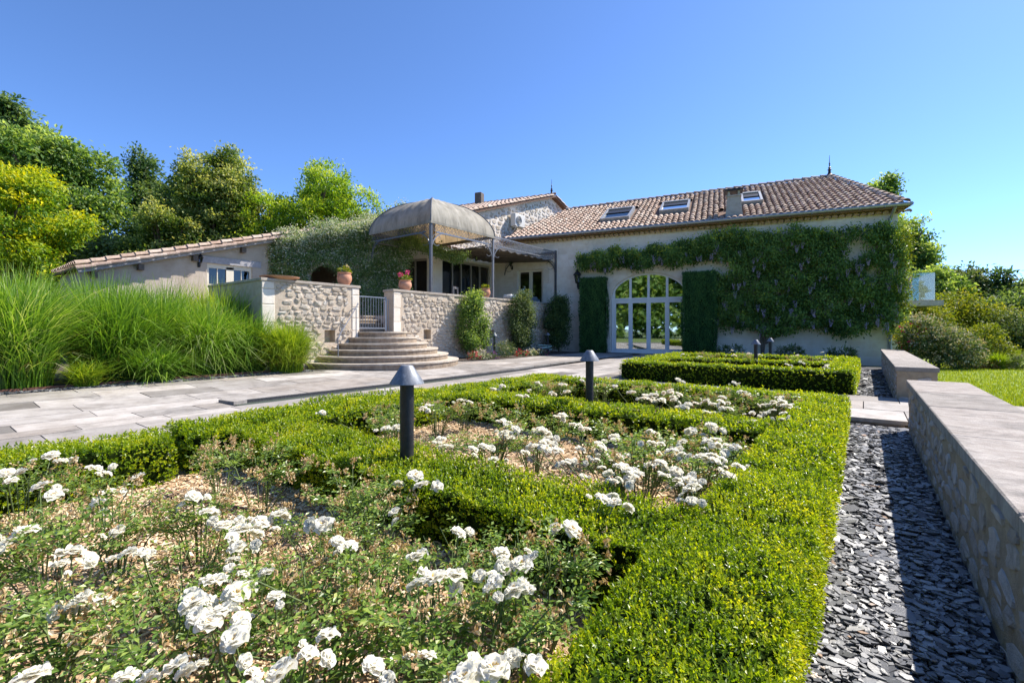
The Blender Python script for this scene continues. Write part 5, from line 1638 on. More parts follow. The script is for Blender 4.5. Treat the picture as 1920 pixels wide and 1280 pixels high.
BU_C = [(-4.47,5.6),(-4.04,5.93),(-3.52,5.92),(-2.92,5.94),(-2.16,5.65),(-1.9,5.96),(-1.49,5.89),(-1.33,6.69),(-0.88,5.97),(-0.71,6.24),(-1.22,5.49)]
BU_D = [(-0.85,14.98),(-1.21,12.75),(-2.8,16.9),(-4.12,19.31),(-4.19,14.68)]
# petals of one semi-double rose, about 1 unit wide, opening along +z
def bloom_mesh(seed, openness=1.0):
    rg = random.Random(seed)
    vs, fs, rr = [], [], []
    whorls = ((6, 0.50, 0.16, 0.30), (6, 0.44, 0.50, 0.27), (5, 0.34, 0.85, 0.22), (4, 0.22, 1.15, 0.16))
    for wi, (n, L, cup, wd) in enumerate(whorls):
        for k in range(n):
            az = 2 * math.pi * (k + wi * 0.5 + rg.uniform(-.18, .18)) / n
            l, w = L * rg.uniform(.85, 1.12), wd * rg.uniform(.9, 1.15)
            tilt = cup * (1.35 - .35 * openness) + rg.uniform(-.18, .18)
            wv = rg.uniform(0, 6.28)
            nu, nv = 4, 3
            base = len(vs)
            for i in range(nu + 1):
                t = i / nu
                hw_ = w * (math.sin(math.pi * (0.12 + 0.70 * t)) ** .75)
                for j in range(nv + 1):
                    s = -1 + 2 * j / nv
                    x = .03 + l * t * math.cos(tilt * (1 - .55 * t))
                    z = l * t * math.sin(tilt * (1 - .55 * t)) + .07 * (s * s) * t - .07 * t ** 3 + .045 * math.sin(5 * s + wv + 4 * t) * t * t + wi * .018
                    y = hw_ * s * (1 - .25 * (t == 1) * s * s)
                    x -= .05 * s * s * t
                    vs.append((x * math.cos(az) - y * math.sin(az), x * math.sin(az) + y * math.cos(az), z))
            tone = rg.uniform(.3, 1)
            for i in range(nu):
                for j in range(nv):
                    a = base + i * (nv + 1) + j
                    fs.append((a, a + 1, a + nv + 2, a + nv + 1))
                    rr.append(min(1, max(0, tone - (.35 if i == 0 else 0))))
    me = arr_mesh("bloom", vs, fs, M['petal'], rr, smooth=True)
    return me
BLOOMS = [bloom_mesh(100 + i, rg_) for i, rg_ in enumerate((1.2, 1.0, 1.1, 0.7, 0.9, 1.2, 0.5))]
mb = MB()
rg = random.Random(2)
for i in range(22):
    a, r = rg.uniform(0, 6.28), rg.uniform(.02, .10)
    p = Vector((r * math.cos(a), r * math.sin(a), .06))
    q = p + Vector((p.x * .5, p.y * .5, rg.uniform(.05, .10)))
    mb.tube([p, q], [.006, .012], 3)
STAMEN = mb.mesh("stamens", M['stamen'])

def bush_meshes(seed, R, H, nleaf, leaf, nspent):
    """one rose bush: canes, five-leaflet foliage, spent brown bloom clusters; origin at its base"""
    rng = np.random.default_rng(seed)
    rg = random.Random(seed)
    stems = MB()
    tips = []
    for i in range(rg.randint(9, 13)):
        a, lean = rg.uniform(0, 6.28), rg.uniform(.15, 1.0)
        h = H * rg.uniform(.65, 1.12)
        p0 = Vector((.05 * math.cos(a), .05 * math.sin(a), 0))
        p2 = Vector((R * lean * math.cos(a), R * lean * math.sin(a), h))
        p1 = p0 * .4 + p2 * .5 + Vector((0, 0, h * .18))
        stems.tube([p0, p1, p2], [.0045, .0035, .0022], 4)
        tips.append((p0, p1, p2))
        for k in range(2):
            b = a + rg.uniform(-1.2, 1.2)
            q = p1 + Vector((math.cos(b), math.sin(b), .7)) * R * rg.uniform(.3, .6)
            stems.tube([p1, q], [.003, .0018], 4)
            tips.append((p1, (p1 + q) / 2, q))
    P, D, N = [], [], []
    m = nleaf // 5
    for i in range(m):
        p0, p1, p2 = tips[rg.randrange(len(tips))]
        t = rg.uniform(.12, 1.0) ** .8
        o = np.array((p0.lerp(p1, t * 2) if t < .5 else p1.lerp(p2, t * 2 - 1))[:])
        d = rand_dirs(1, rng)[0]; d[2] = abs(d[2]) * .5 - .05
        d /= np.linalg.norm(d)
        side = np.cross(d, [0, 0, 1.0]); side /= max(np.linalg.norm(side), 1e-6)
        st = leaf * 2.6
        for f, sg in ((.35, 1), (.35, -1), (.7, 1), (.7, -1), (1.0, 0)):
            P.append(o + d * st * f); D.append(d * (.5 if sg else 1) + side * sg * .9); N.append(np.array([0, 0, 1.0]) + rng.normal(scale=.45, size=3))
    P, D, N = np.array(P), np.array(D), unit(np.array(N))
    V, F = leaf_arrays(P, D, N, leaf * rng.uniform(.7, 1.25, len(P)), leaf * .54 * rng.uniform(.8, 1.15, len(P)), .3, rng)
    hgt = np.clip(P[:, 2] / H, 0, 1.2)
    Rv = np.clip(.18 + .42 * hgt + rng.normal(scale=.16, size=len(P)), 0, 1)
    fol = arr_mesh("rose_foliage", V, F, M['rose_leaf'], Rv)
    SP, SD = [], []
    for i in range(nspent):
        p0, p1, p2 = tips[rg.randrange(len(tips))]
        c = np.array(p2[:]) + rng.normal(scale=.02, size=3)
        for k in range(rg.randint(3, 7)):
            cc = c + rng.normal(scale=.014, size=3)
            for q in range(4):
                SP.append(cc + rng.normal(scale=.003, size=3)); SD.append(rng.normal(size=3) + np.array([0, 0, .9 if q < 3 else -.5]))
    SP, SD = np.array(SP), unit(np.array(SD))
    V, F = leaf_arrays(SP, SD, rand_dirs(len(SP), rng), .016 * rng.uniform(.6, 1.4, len(SP)), .010 * rng.uniform(.7, 1.4, len(SP)), .6, rng)
    sp = arr_mesh("spent_blooms", V, F, M['spent'], rng.uniform(0, 1, len(SP)))
    return stems.mesh("rose_canes", M['rose_stem']), fol, sp

BUSH_NEAR = [bush_meshes(200 + i, .30, .37, 820, .027, 17) for i in range(6)]
BUSH_TAN = [bush_meshes(230 + i, .30, .40, 760, .028, 38) for i in range(3)]
BUSH_MID = [bush_meshes(250 + i, .30, .38, 600, .031, 20) for i in range(4)]
BUSH_FAR = [bush_meshes(270 + i, .32, .42, 260, .048, 20) for i in range(3)]

ORD = ["first", "second", "third", "fourth", "fifth", "sixth", "seventh", "eighth", "ninth", "tenth"]
def rose_bush(x, y, meshes, scale, rz_, label, group, z0=0.02):
    t = empty("rose_bush", (x, y, z0), rz_, label, "rose bush", group)
    st, fo, sp = meshes
    use("canes", st, t, scale=scale)
    use("foliage", fo, t, scale=scale)["kind"] = "stuff"
    use("spent_blooms", sp, t, scale=scale)["kind"] = "stuff"
    return t
def add_blooms(bushes, blooms, z, rg, jit=.05, zj=.06):
    for x, y, w in blooms:
        t, bx, by, rz_ = min(bushes, key=lambda b: (b[1] - x) ** 2 + (b[2] - y) ** 2)
        lx, ly = x - bx, y - by
        c, s = math.cos(-rz_), math.sin(-rz_)
        p = Vector((lx * c - ly * s, lx * s + ly * c, z + rg.uniform(-zj, zj) - .02))
        rot = (rg.uniform(-.42, .38), rg.uniform(-.40, .40), rg.uniform(0, 6.28))
        w = min(w, .084) * rg.uniform(.78, 1.03)
        o = use("bloom", rg.choice(BLOOMS), t, p, rot, (w, w, w * rg.uniform(1.1, 1.45)))
        if w > .06:
            use("stamens", STAMEN, o)
        for k in range(rg.choice((1, 1, 2, 3))):
            a = rg.uniform(0, 6.28)
            w2 = w * rg.uniform(.45, .8)
            p2 = p + Vector((math.cos(a) * w * rg.uniform(.6, 1.1), math.sin(a) * w * rg.uniform(.6, 1.1), rg.uniform(-.45, .1) * w))
            use("bloom", rg.choice(BLOOMS), t, p2, (rg.uniform(-.9, .9), rg.uniform(-.9, .9), rg.uniform(0, 6.28)), (w2, w2, w2 * rg.uniform(1.2, 1.8)))
        MB().tube([(p.x * .35, p.y * .35, .05), (p.x * .8, p.y * .8, p.z * .7), (p.x, p.y, p.z + .004)], [.0035, .003, .0022], 4).build("flower_stem", M['rose_stem'], t)

BED_A = ["low white rose bush at the left picture edge against the hedge", "white rose bush with a tall bloom cluster before the left hedge", "white rose bush in the left of the front bed with blooms along its edge",
 "rose bush covered in brown spent blooms at the hedge notch", "rose bush with many spent blooms below the dark face of the cross hedge", "tall open rose bush against the cross hedge, left of the nearer lamp",
 "rose bush beside the open patch of wood chips, left of centre", "white rose bush low in the left of the front bed, half hidden by spent blooms", "rose bush with a flat white bloom cluster in the open wood chips",
 "rose bush with the broad cluster of ragged white blooms in the front bed", "rose bush with a white bloom beside the shaded mulch", "rose bush carrying the largest heap of white blooms in the foreground",
 "leafy rose bush with one round flat white bloom at lower left", "rose bush with big drooping white blooms left of the bottom centre", "nearly bloomless rose bush between the two big bloom clusters",
 "rose bush of brown seed heads right of the shaded mulch", "rose bush with three wide open white blooms near the centre of the front bed", "rose bush with a tall bunch of white blooms, in front of the cross hedge",
 "rose bush with one large white bloom against the corner of the hedges", "dark leafed bloomless rose bush in the corner by the long hedge", "rose bush with a small single bloom above bare wood chips at bottom",
 "rose bush low in front, right of the bare wood chips", "rose bush in the lower left corner with a bloom cut by the frame", "leafy rose bush at the bottom edge, left of the bare wood chips",
 "rose bush at the bottom edge with a white bloom cut by the frame", "rose bush at the bottom centre with very large white blooms beside the long hedge", "rose bush with a tall ragged white bloom rising before the nearer lamp's hedge"]
TAN_A = {3, 4, 5, 15, 7}
rg = random.Random(61)
bA = []
for i, (x, y) in enumerate(BU_A):
    x, y = min(max(x, -3.75), -0.85), min(y, 1.42 if i in TAN_A else 1.30)
    ms = BUSH_TAN[i % 3] if i in TAN_A else BUSH_NEAR[i % 6]
    s = rg.uniform(.72, .98) * (1.12 if i in (5, 26) else 1)
    rz_ = rg.uniform(0, 6.28)
    bA.append((rose_bush(x, y, ms, (s * .92, s * .92, s * rg.uniform(.85, 1.08)), rz_, BED_A[i], "white roses in the front bed"), x, y, rz_))
add_blooms(bA, BL_A, .36, rg, zj=.015)
def rows(BU, BL, meshes, where, group, seed, z, smin=.85, ymin=0, ymax=99):
    rg = random.Random(seed)
    pts = sorted(BU, key=lambda p: p[1])
    h = len(pts) // 2 if len(pts) > 6 else len(pts)
    out = []
    for part, nm in ((sorted(pts[:h]), "front row"), (sorted(pts[h:]), "back row")):
        for i, (x, y) in enumerate(part):
            y = min(max(y, ymin), ymax)
            x = max(min(x, -.8), -3.75)
            rowtxt = f"in the {nm} of " if len(pts) > 6 else "of "
            lab = f"{ORD[i]} rose bush from the left {rowtxt}{where}"
            s = rg.uniform(smin, smin + .3)
            rz_ = rg.uniform(0, 6.28)
            out.append((rose_bush(x, y, rg.choice(meshes), (s * 1.1, s * 1.1, s), rz_, lab, group), x, y, rz_))
    more = [(x + rg.gauss(0, .10), y + rg.gauss(0, .12), w * .85) for x, y, w in BL if rg.random() < .45]
    add_blooms(out, BL + more, z, rg, zj=.05)
rows(BU_B, BL_B, BUSH_MID, "the middle bed", "white roses in the middle bed", 63, .37, .72, 2.3, 3.65)
rows(BU_C, BL_C, BUSH_MID, "the rear bed", "white roses in the rear bed", 65, .38, .68, 4.85, 6.05)
rows(BU_D, BL_D, BUSH_FAR, "the far parterre", "white roses in the far parterre", 67, .46, .9, 10.7, 14.6)

# irrigation pipes half buried in the chips
for i, (pts, lab) in enumerate((([(-3.55, 1.03, .035), (-3.25, 1.12, .05), (-2.9, 1.25, .045), (-2.65, 1.28, .03)], "brown irrigation hose curving across the chips before the left hedge"),
                  ([(-1.62, .78, .035), (-1.50, .80, .055), (-1.42, .84, .05), (-1.36, .85, .02)], "short exposed length of irrigation pipe beside the big white blooms"),
                  ([(-1.30, .86, .03), (-1.18, .92, .05), (-1.05, 1.02, .045), (-.98, 1.10, .02)], "irrigation pipe lying in bare chips at the bottom centre"),
                  ([(-2.15, 2.45, .04), (-1.9, 2.5, .055), (-1.6, 2.7, .03)], "brown irrigation pipe in the middle bed right of the nearer lamp"))):
    tag(MB().tube(pts, .008, 8).build("irrigation_pipe", M['hose'], None, smooth=True), lab, "pipe", "irrigation pipes in the rose beds")

# fallen petals on the chips
rng = np.random.default_rng(31)
n = 420
P = np.stack([rng.uniform(-3.8, -.7, n), rng.uniform(.3, 1.55, n), rng.uniform(.03, .05, n)], 1)
V, F = leaf_arrays(P, rand_dirs(n, rng) * np.array([1, 1, .3]), unit(np.array([0, 0, 1.0]) + rng.normal(scale=.4, size=(n, 3))), .024 * rng.uniform(.6, 1.2, n), .022 * rng.uniform(.6, 1.2, n), .5, rng)
tag(use("fallen_petals", arr_mesh("fallen_petals", V, F, M['petal'], rng.uniform(.2, .8, n))), "fallen white rose petals scattered on the wood chips", "petals", kind="stuff")
# low weeds and seedlings are few: leave the chips open

# ------------------------------------------------------------------ tall ornamental grasses
def grass_clump(x, y, z0, H, R, n, label, mats=('grass_blade',), seed=1, arch=1.0, w=.016, straw=0):
    rng = np.random.default_rng(seed)
    t = empty("ornamental_grass", (x, y, z0), 0, label, "grass clump", "tall ornamental grass clumps")
    def ribbon(n, H, R, arch, w, hvar=.28):
        K = 6
        az = rng.uniform(0, 2 * np.pi, n)
        r0 = R * .42 * np.sqrt(rng.uniform(0, 1, n))
        a0 = az + rng.normal(scale=.9, size=n)
        base = np.stack([r0 * np.cos(a0), r0 * np.sin(a0), np.zeros(n)], 1)
        L = H * rng.uniform(1 - hvar, 1.16, n)
        lean = rng.uniform(.02, 1, n)
        out = R * (.10 + 1.15 * lean ** 1.1) * rng.uniform(.6, 1.25, n)
        tt = np.linspace(0, 1, K)
        droop = arch * (.25 + .75 * lean) * rng.uniform(.35, 1.1, n)
        az2 = az + rng.normal(scale=.35, size=n)
        dirv = np.stack([np.cos(az2), np.sin(az2), np.zeros(n)], 1)
        twist = rng.uniform(-.9, .9, n)
        side = np.stack([-np.sin(az + twist), np.cos(az + twist), np.zeros(n)], 1)
        rows_ = []
        for t_ in tt:
            hz = L * (t_ * (1.12 - .12 * t_) - .55 * droop * t_ ** 2.8)
            ho = out * (t_ ** 1.9)
            c = base + dirv * ho[:, None] + np.stack([np.zeros(n), np.zeros(n), hz], 1)
            ww = (w * (1 - t_ ** 2.5 * .92) * .5) * rng.uniform(.8, 1.2, n)
            rows_.append((c - side * ww[:, None], c + side * ww[:, None]))
        V = np.stack([p for pr in rows_ for p in pr], 1).reshape(-1, 3)
        q = np.array([[2 * i, 2 * i + 1, 2 * i + 3, 2 * i + 2] for i in range(K - 1)])
        F = (np.arange(n)[:, None, None] * (2 * K) + q[None]).reshape(-1, 4)
        tone = np.clip(rng.beta(1.1, 1.5, n) + .12 * np.sin(az * 5 + seed) + (.16 if seed % 3 == 1 else -.10 if seed % 3 == 2 else 0), 0, 1)
        Rv = np.clip(np.repeat(tone, K - 1) * .75 - .05 + np.tile(np.linspace(0.0, .30, K - 1), n), 0, 1)
        return V, F, Rv
    n = int(n * .86)
    V, F, Rv = ribbon(n, H, R, arch, w * 1.08)
    use("blades", arr_mesh("blades", V, F, M[mats[0]], Rv), t)["kind"] = "stuff"
    V, F, Rv = ribbon(int(n * .3), H * .62, R * 1.08, arch * 1.35, w * .9, .35)
    use("lower_blades", arr_mesh("lower_blades", V, F, M[mats[0]], np.clip(Rv + .05, 0, 1)), t)["kind"] = "stuff"
    if straw:
        V, F, Rv = ribbon(straw, H * .38, R * .7, .8, w * .8)
        use("dry_blades", arr_mesh("dry_blades", V, F, M['straw'], Rv), t)["kind"] = "stuff"
    return t
grass_clump(-11.35, 1.15, .09, 2.06, 1.06, 2736, "big upright ornamental grass clump at the left picture edge", seed=1, arch=1.00, straw=260)
grass_clump(-11.75, 2.55, .09, 2.06, 1.06, 2736, "big arching grass clump behind the small yellow green tuft", seed=2, arch=1.25, straw=200)
grass_clump(-12.2, 3.35, .09, 2.06, 1.06, 2325, "tall grass clump left of the pale streaked one, standing back", seed=3, arch=1.12, straw=110)
grass_clump(-11.9, 4.15, .09, 1.86, 1.12, 3009, "arching grass clump with pale striped blades in the middle of the bed", seed=4, arch=1.56, straw=160)
grass_clump(-11.75, 4.95, .09, 1.63, 0.95, 2736, "rounded grass clump before the end of the left terrace wall", seed=5, arch=1.50, straw=200)
grass_clump(-11.15, 5.65, .09, 1.39, 0.81, 2872, "bright green feathery grass clump nearest the curved steps", mats=('grass_yellow',), seed=6, arch=1.38, straw=420, w=.012)
grass_clump(-10.98, 1.98, .09, .52, .40, 620, "small yellow green grass tuft at the bed edge", mats=('grass_yellow',), seed=7, arch=1.0, straw=90)
grass_clump(-11.08, 3.0, .09, 0.88, 0.69, 1231, "medium arching grass tuft at the bed edge right of the small tuft", seed=8, arch=1.62)
grass_clump(-11.5, -.35, .09, 2.11, 1.12, 2052, "grass clump mostly outside the left edge of the picture", seed=9, straw=110)
grass_clump(-13.4, 1.3, .09, 2.36, 1.12, 1778, "tall grass clump at back left below the golden tree", seed=10, arch=0.88, straw=110)
grass_clump(-13.6, 2.7, .09, 2.36, 1.12, 1778, "tall grass clump in the back row before the low end of the outbuilding roof", seed=11, arch=0.88, straw=110)
grass_clump(-13.7, 3.9, .09, 2.31, 1.12, 1778, "tall grass clump in the back row before the outbuilding wall", seed=12, arch=0.88, straw=110)
grass_clump(-13.2, 4.75, .09, 2.31, 1.06, 1641, "tall grass clump in the back row before the outbuilding door", seed=13, arch=1.00, mats=('grass_yellow',))
grass_clump(-12.6, 5.0, .09, 2.11, 0.90, 1641, "grass clump at the back against the dark end of the terrace wall", seed=15, arch=1.12, straw=110)

# ------------------------------------------------------------------ climbing shrubs along the terrace wall
def shrub(name, label, cat, base, lobes, n, leaf, mat, seed, group=None, clump=26, cr=.16, stems=True, trunk_r=.03, flat=(1, 1, 1), up=.5, flowers=None, wd=.55, inner=.72, stem_mat='bark', leafname="foliage"):
    """leaf clumps on the shells of ellipsoid lobes (local coordinates), with a trunk and limbs to each lobe"""
    rng = np.random.default_rng(seed)
    t = empty(name, base, 0, label, cat, group)
    vol = np.array([l[3] * l[4] + l[4] * l[5] + l[3] * l[5] for l in lobes])
    k = rng.choice(len(lobes), n // clump, p=vol / vol.sum())
    Lb = np.array(lobes)
    d = rand_dirs(len(k), rng)
    rr = (inner + (1 - inner) * rng.uniform(0, 1, len(k)) ** .7) * rng.uniform(.90, 1.10, len(k))
    C = Lb[k, :3] + d * rr[:, None] * Lb[k, 3:6]
    idx = np.repeat(np.arange(len(k)), clump)
    q = rng.normal(size=(len(idx), 3)) * cr * np.array([1, 1, .7])
    P = C[idx] + q
    outd = unit(d[idx] + unit(q + 1e-6) * .6)
    D = unit(outd * .7 + rand_dirs(len(idx), rng) * .9 - np.array([0, 0, .15]))
    N = unit(outd * .5 + np.array([0, 0, up]) + rand_dirs(len(idx), rng) * .55)
    V, F = leaf_arrays(P, D, N, leaf * rng.uniform(.65, 1.3, len(idx)), leaf * wd * rng.uniform(.75, 1.2, len(idx)), .3, rng)
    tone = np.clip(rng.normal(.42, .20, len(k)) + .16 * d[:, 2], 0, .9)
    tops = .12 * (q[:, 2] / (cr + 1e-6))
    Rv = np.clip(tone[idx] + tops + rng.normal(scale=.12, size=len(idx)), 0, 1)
    use(leafname, arr_mesh("leaves", V, F, M[mat], Rv), t)["kind"] = "stuff"
    if flowers:
        fm, m, fs_, fname = flowers
        kk = rng.choice(len(k), m)
        P = C[kk] + d[kk] * .06 + rng.normal(size=(m, 3)) * cr * .6
        idx = np.repeat(np.arange(m), 5)
        PP = P[idx] + rng.normal(size=(len(idx), 3)) * fs_ * .4
        V, F = leaf_arrays(PP, rand_dirs(len(idx), rng), unit(d[kk][idx] + rand_dirs(len(idx), rng) * .6), fs_ * rng.uniform(.7, 1.2, len(idx)), fs_ * .8 * rng.uniform(.7, 1.2, len(idx)), .3, rng)
        use(fname, arr_mesh(fname, V, F, M[fm], rng.uniform(0, 1, len(idx))), t)["kind"] = "stuff"
    if stems:
        mb = MB()
        top = max(lobes, key=lambda l: l[2])
        zc = np.mean([l[2] for l in lobes])
        mb.tube([(0, 0, -.05), (.02, .01, zc * .5), (top[0] * .4, top[1] * .4, zc), (top[0] * .9, top[1] * .9, top[2])], [trunk_r * 1.3, trunk_r, trunk_r * .7, trunk_r * .25], 8)
        tr = mb.build("trunk", M[stem_mat], t, smooth=True)
        if len(lobes) > 1:
            mb = MB()
            for l in lobes:
                z0 = min(zc * .8, max(.1, l[2] * .6))
                mb.tube([(0, 0, z0), (l[0] * .5, l[1] * .5, (z0 + l[2]) / 2 + .05), (l[0], l[1], l[2])], [trunk_r * .55, trunk_r * .4, trunk_r * .15], 6)
            mb.build("limb", M[stem_mat], tr, smooth=True)
    return t
G_CL = "shrubs trained against the terrace wall"
def trained(k, w, h, seed, z0=.45):
    """ragged column of small lobes pressed against the wall"""
    rg = random.Random(seed)
    out = []
    for i in range(k):
        z = z0 + (h - z0) * (i + rg.random()) / k
        ww = w * (.55 + .45 * math.sin(math.pi * min(1, .18 + .9 * (z - z0) / (h - z0))))
        r = rg.uniform(.17, .34)
        out.append((rg.uniform(-.05, .14), rg.uniform(-1, 1) * max(.05, ww - r * .6), z, r * .85, r, r * rg.uniform(.8, 1.2)))
    return out
shrub("climbing_shrub", "first sunlit climbing shrub against the terrace wall, nearest the curved steps", "shrub", (-11.32, 12.55, .11), trained(26, .72, 2.32, 301), 13000, .072, 'tree_mid', 301, G_CL, 14, .10, inner=.5)
shrub("climbing_shrub", "second climbing shrub against the terrace wall with greyer lighter leaves", "shrub", (-11.3, 15.5, .11), trained(26, .72, 2.5, 305), 13000, .075, 'olive', 302, G_CL, 14, .11, inner=.5)
shrub("climbing_shrub", "third climbing shrub, dark in the shade where terrace wall meets house", "shrub", (-11.1, 18.1, .11), trained(26, .85, 2.45, 309), 13000, .078, 'tree_dark', 303, G_CL, 14, .12, inner=.5)
# border flowers along the wall
brd = [("flower_red", -10.55, 11.75, .20, "low red flowers at the end of the bottom step"), ("flower_purple", -10.5, 12.55, .22, "purple pansies in the border below the first climbing shrub"), ("jasmine_flower", -10.45, 12.15, .18, "small cream flowers between the red and the purple ones"), ("flower_red", -10.45, 14.35, .22, "reddish flowers in the border right of the grey lavender"),
       ("jasmine_flower", -10.4, 14.9, .20, "white flowers in the border below the second climbing shrub"), ("flower_pink", -10.45, 15.7, .22, "pink flowers at the right end of the border"), ("jasmine_flower", -10.5, 15.35, .26, "white blooming plant in front of the second shrub's stem")]
for i, (fm, x, y, r, lab) in enumerate(brd):
    shrub("border_flower", lab, "flowers", (x, y, .12), [(0, 0, .10, r, r, .10)], 300, .05, 'olive', 320 + i, "flowers in the wall border", 10, .04, False, flowers=(fm, 46, .042, "flower_heads"))
shrub("lavender", "silvery grey lavender tuft below the wall lamp", "plant", (-10.6, 13.45, .12), [(0, 0, .26, .36, .42, .22), (0, .1, .42, .25, .3, .18)], 1500, .075, 'olive', 331, None, 12, .06, False, wd=.22, flowers=('pale_flower', 30, .035, "flower_heads"))
tag(MB().tube([(-10.9 + .28 * math.cos(a), 16.6 + .4 * math.sin(a), .30 + .02 * a) for a in np.linspace(0, 11, 40)], .022, 6).build("garden_hose", M['green_hose'], None, smooth=True), "pale green garden hose coiled on the border near the third shrub", "hose")

# clipped cypress panels either side of the arched door
def cypress(a0, a1, z1, label, seed):
    rng = np.random.default_rng(seed)
    am = (a0 + a1) / 2
    p = hw(am, -.30, .05)
    t = empty("cypress_column", p, HROT, label, "clipped conifer", "clipped conifers flanking the arched door")
    w, d = (a1 - a0) / 2, .27
    MB().box((0, 0, z1 / 2), (2 * w - .12, 2 * d - .12, z1 - .08)).build("trunk_mass", M['box_core'], t)
    n = 15000
    u = rng.uniform(-1, 1, n); v = rng.uniform(0, 1, n); f = rng.choice(4, n, p=[.62, .14, .14, .10])
    P = np.zeros((n, 3)); Nn = np.zeros((n, 3))
    bul = .04 * np.sin(v * 7 + seed) + .03 * np.sin(v * 17 + u * 3)
    for k in range(4):
        s = f == k
        if k == 0: P[s] = np.stack([u[s] * w, -d + bul[s] * 0.5, v[s] * z1], 1); Nn[s] = (0, -1, 0)
        if k == 1: P[s] = np.stack([-w - bul[s], u[s] * d, v[s] * z1], 1); Nn[s] = (-1, 0, 0)
        if k == 2: P[s] = np.stack([w + bul[s], u[s] * d, v[s] * z1], 1); Nn[s] = (1, 0, 0)
        if k == 3: P[s] = np.stack([u[s] * w, (v[s] * 2 - 1) * d, np.full(s.sum(), z1 - .02)], 1); Nn[s] = (0, 0, 1)
    P += rng.normal(scale=.022, size=P.shape)
    D = unit(np.array([0, 0, 1.0]) + Nn * .35 + rng.normal(scale=.22, size=P.shape))
    V, F = leaf_arrays(P - D * .03, D, unit(Nn + rng.normal(scale=.4, size=P.shape)), .085 * rng.uniform(.6, 1.5, n), .022 * rng.uniform(.7, 1.3, n), .3, rng)
    streak = .16 * np.sin(P[:, 0] * 11 + 2 * np.sin(P[:, 2] * 2.3) + seed) * np.sin(P[:, 2] * 4.1 + P[:, 0] * 3)
    use("foliage", arr_mesh("cypress_foliage", V, F, M['cypress'], np.clip(.5 + streak + rng.normal(scale=.2, size=n), 0, 1)), t)["kind"] = "stuff"
cypress(-2.98, -1.80, 3.45, "dark clipped conifer column left of the arched door", 4)
cypress(1.50, 2.78, 3.50, "dark clipped conifer column right of the arched door", 5)

# ------------------------------------------------------------------ wisteria on the house front
wist = empty("wisteria", (HX, HY, 0), HROT, "dark green wisteria with lilac flowers trained over the house front and door", "climber")
rng = np.random.default_rng(71)
def wis_top(a):
    return np.where(a < .9, 4.70 + .12 * np.sin(a * 3.1) + .10 * np.sin(a * 7.7), np.where(a < 3.0, 4.85 + .18 * (a - .9) + .1 * np.sin(a * 5), 5.16 - .22 * np.clip(a - 7.2, 0, 1) + .10 * np.sin(a * 2.4) + .08 * np.sin(a * 6.1) - .25 * np.exp(-((a - 6.35) / .35) ** 2)))
def wis_bot(a):
    return np.where(a < 1.4, 4.02 + .12 * np.sin(a * 4.2), np.where(a < 2.55, 4.15 + .1 * np.sin(a * 6), np.where(a < 2.75, 3.4, 1.35 - .35 * np.exp(-((a - 4.5) / .45) ** 2) + .18 * np.sin(a * 3.3) - .05 * (a - 3))))
n_c = 2600
A_ = np.concatenate([rng.uniform(-3.1, 2.7, 700), rng.uniform(2.7, 9.05, n_c - 700)])
zt, zb = wis_top(A_), wis_bot(A_)
Z_ = zb + (zt - zb) * rng.uniform(0, 1, n_c)
keep = ~((np.hypot((A_ - 7.6) / .36, (Z_ - 4.15) / .5) < 1 + .25 * np.sin(A_ * 19)) | (np.hypot((A_ - 8.1) / .3, (Z_ - 3.3) / .2) < 1)) & ~((np.abs(A_ - 2.95) < .35) & (np.abs(Z_ - 3.75) < .25)) & (rng.uniform(0, 1, n_c) < .96)
A_, Z_ = A_[keep], Z_[keep]
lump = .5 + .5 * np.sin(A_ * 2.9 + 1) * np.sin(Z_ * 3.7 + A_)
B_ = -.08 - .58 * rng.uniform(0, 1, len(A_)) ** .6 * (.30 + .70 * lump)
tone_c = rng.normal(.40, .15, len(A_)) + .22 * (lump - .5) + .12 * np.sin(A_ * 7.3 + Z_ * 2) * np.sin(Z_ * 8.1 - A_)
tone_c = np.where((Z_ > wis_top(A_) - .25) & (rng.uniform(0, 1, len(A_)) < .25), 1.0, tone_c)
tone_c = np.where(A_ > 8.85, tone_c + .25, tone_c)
per = 26
idx = np.repeat(np.arange(len(A_)), per)
C = np.stack([A_, B_, Z_], 1)
q = rng.normal(size=(len(idx), 3)) * np.array([.11, .09, .10])
P = C[idx] + q
P[:, 1] = np.minimum(P[:, 1], -.03)
D = unit(np.array([0, -.35, -.75]) + rand_dirs(len(idx), rng) * .8)
N = unit(np.array([0, -.8, .55]) + rand_dirs(len(idx), rng) * .6)
V, F = leaf_arrays(P, D, N, .115 * rng.uniform(.6, 1.3, len(idx)), .050 * rng.uniform(.7, 1.2, len(idx)), .3, rng)
use("foliage", arr_mesh("wisteria_foliage", V, F, M['wisteria'], np.clip(tone_c[idx] + .12 * q[:, 2] / .12 + rng.normal(scale=.1, size=len(idx)), 0, 1)), wist)["kind"] = "stuff"
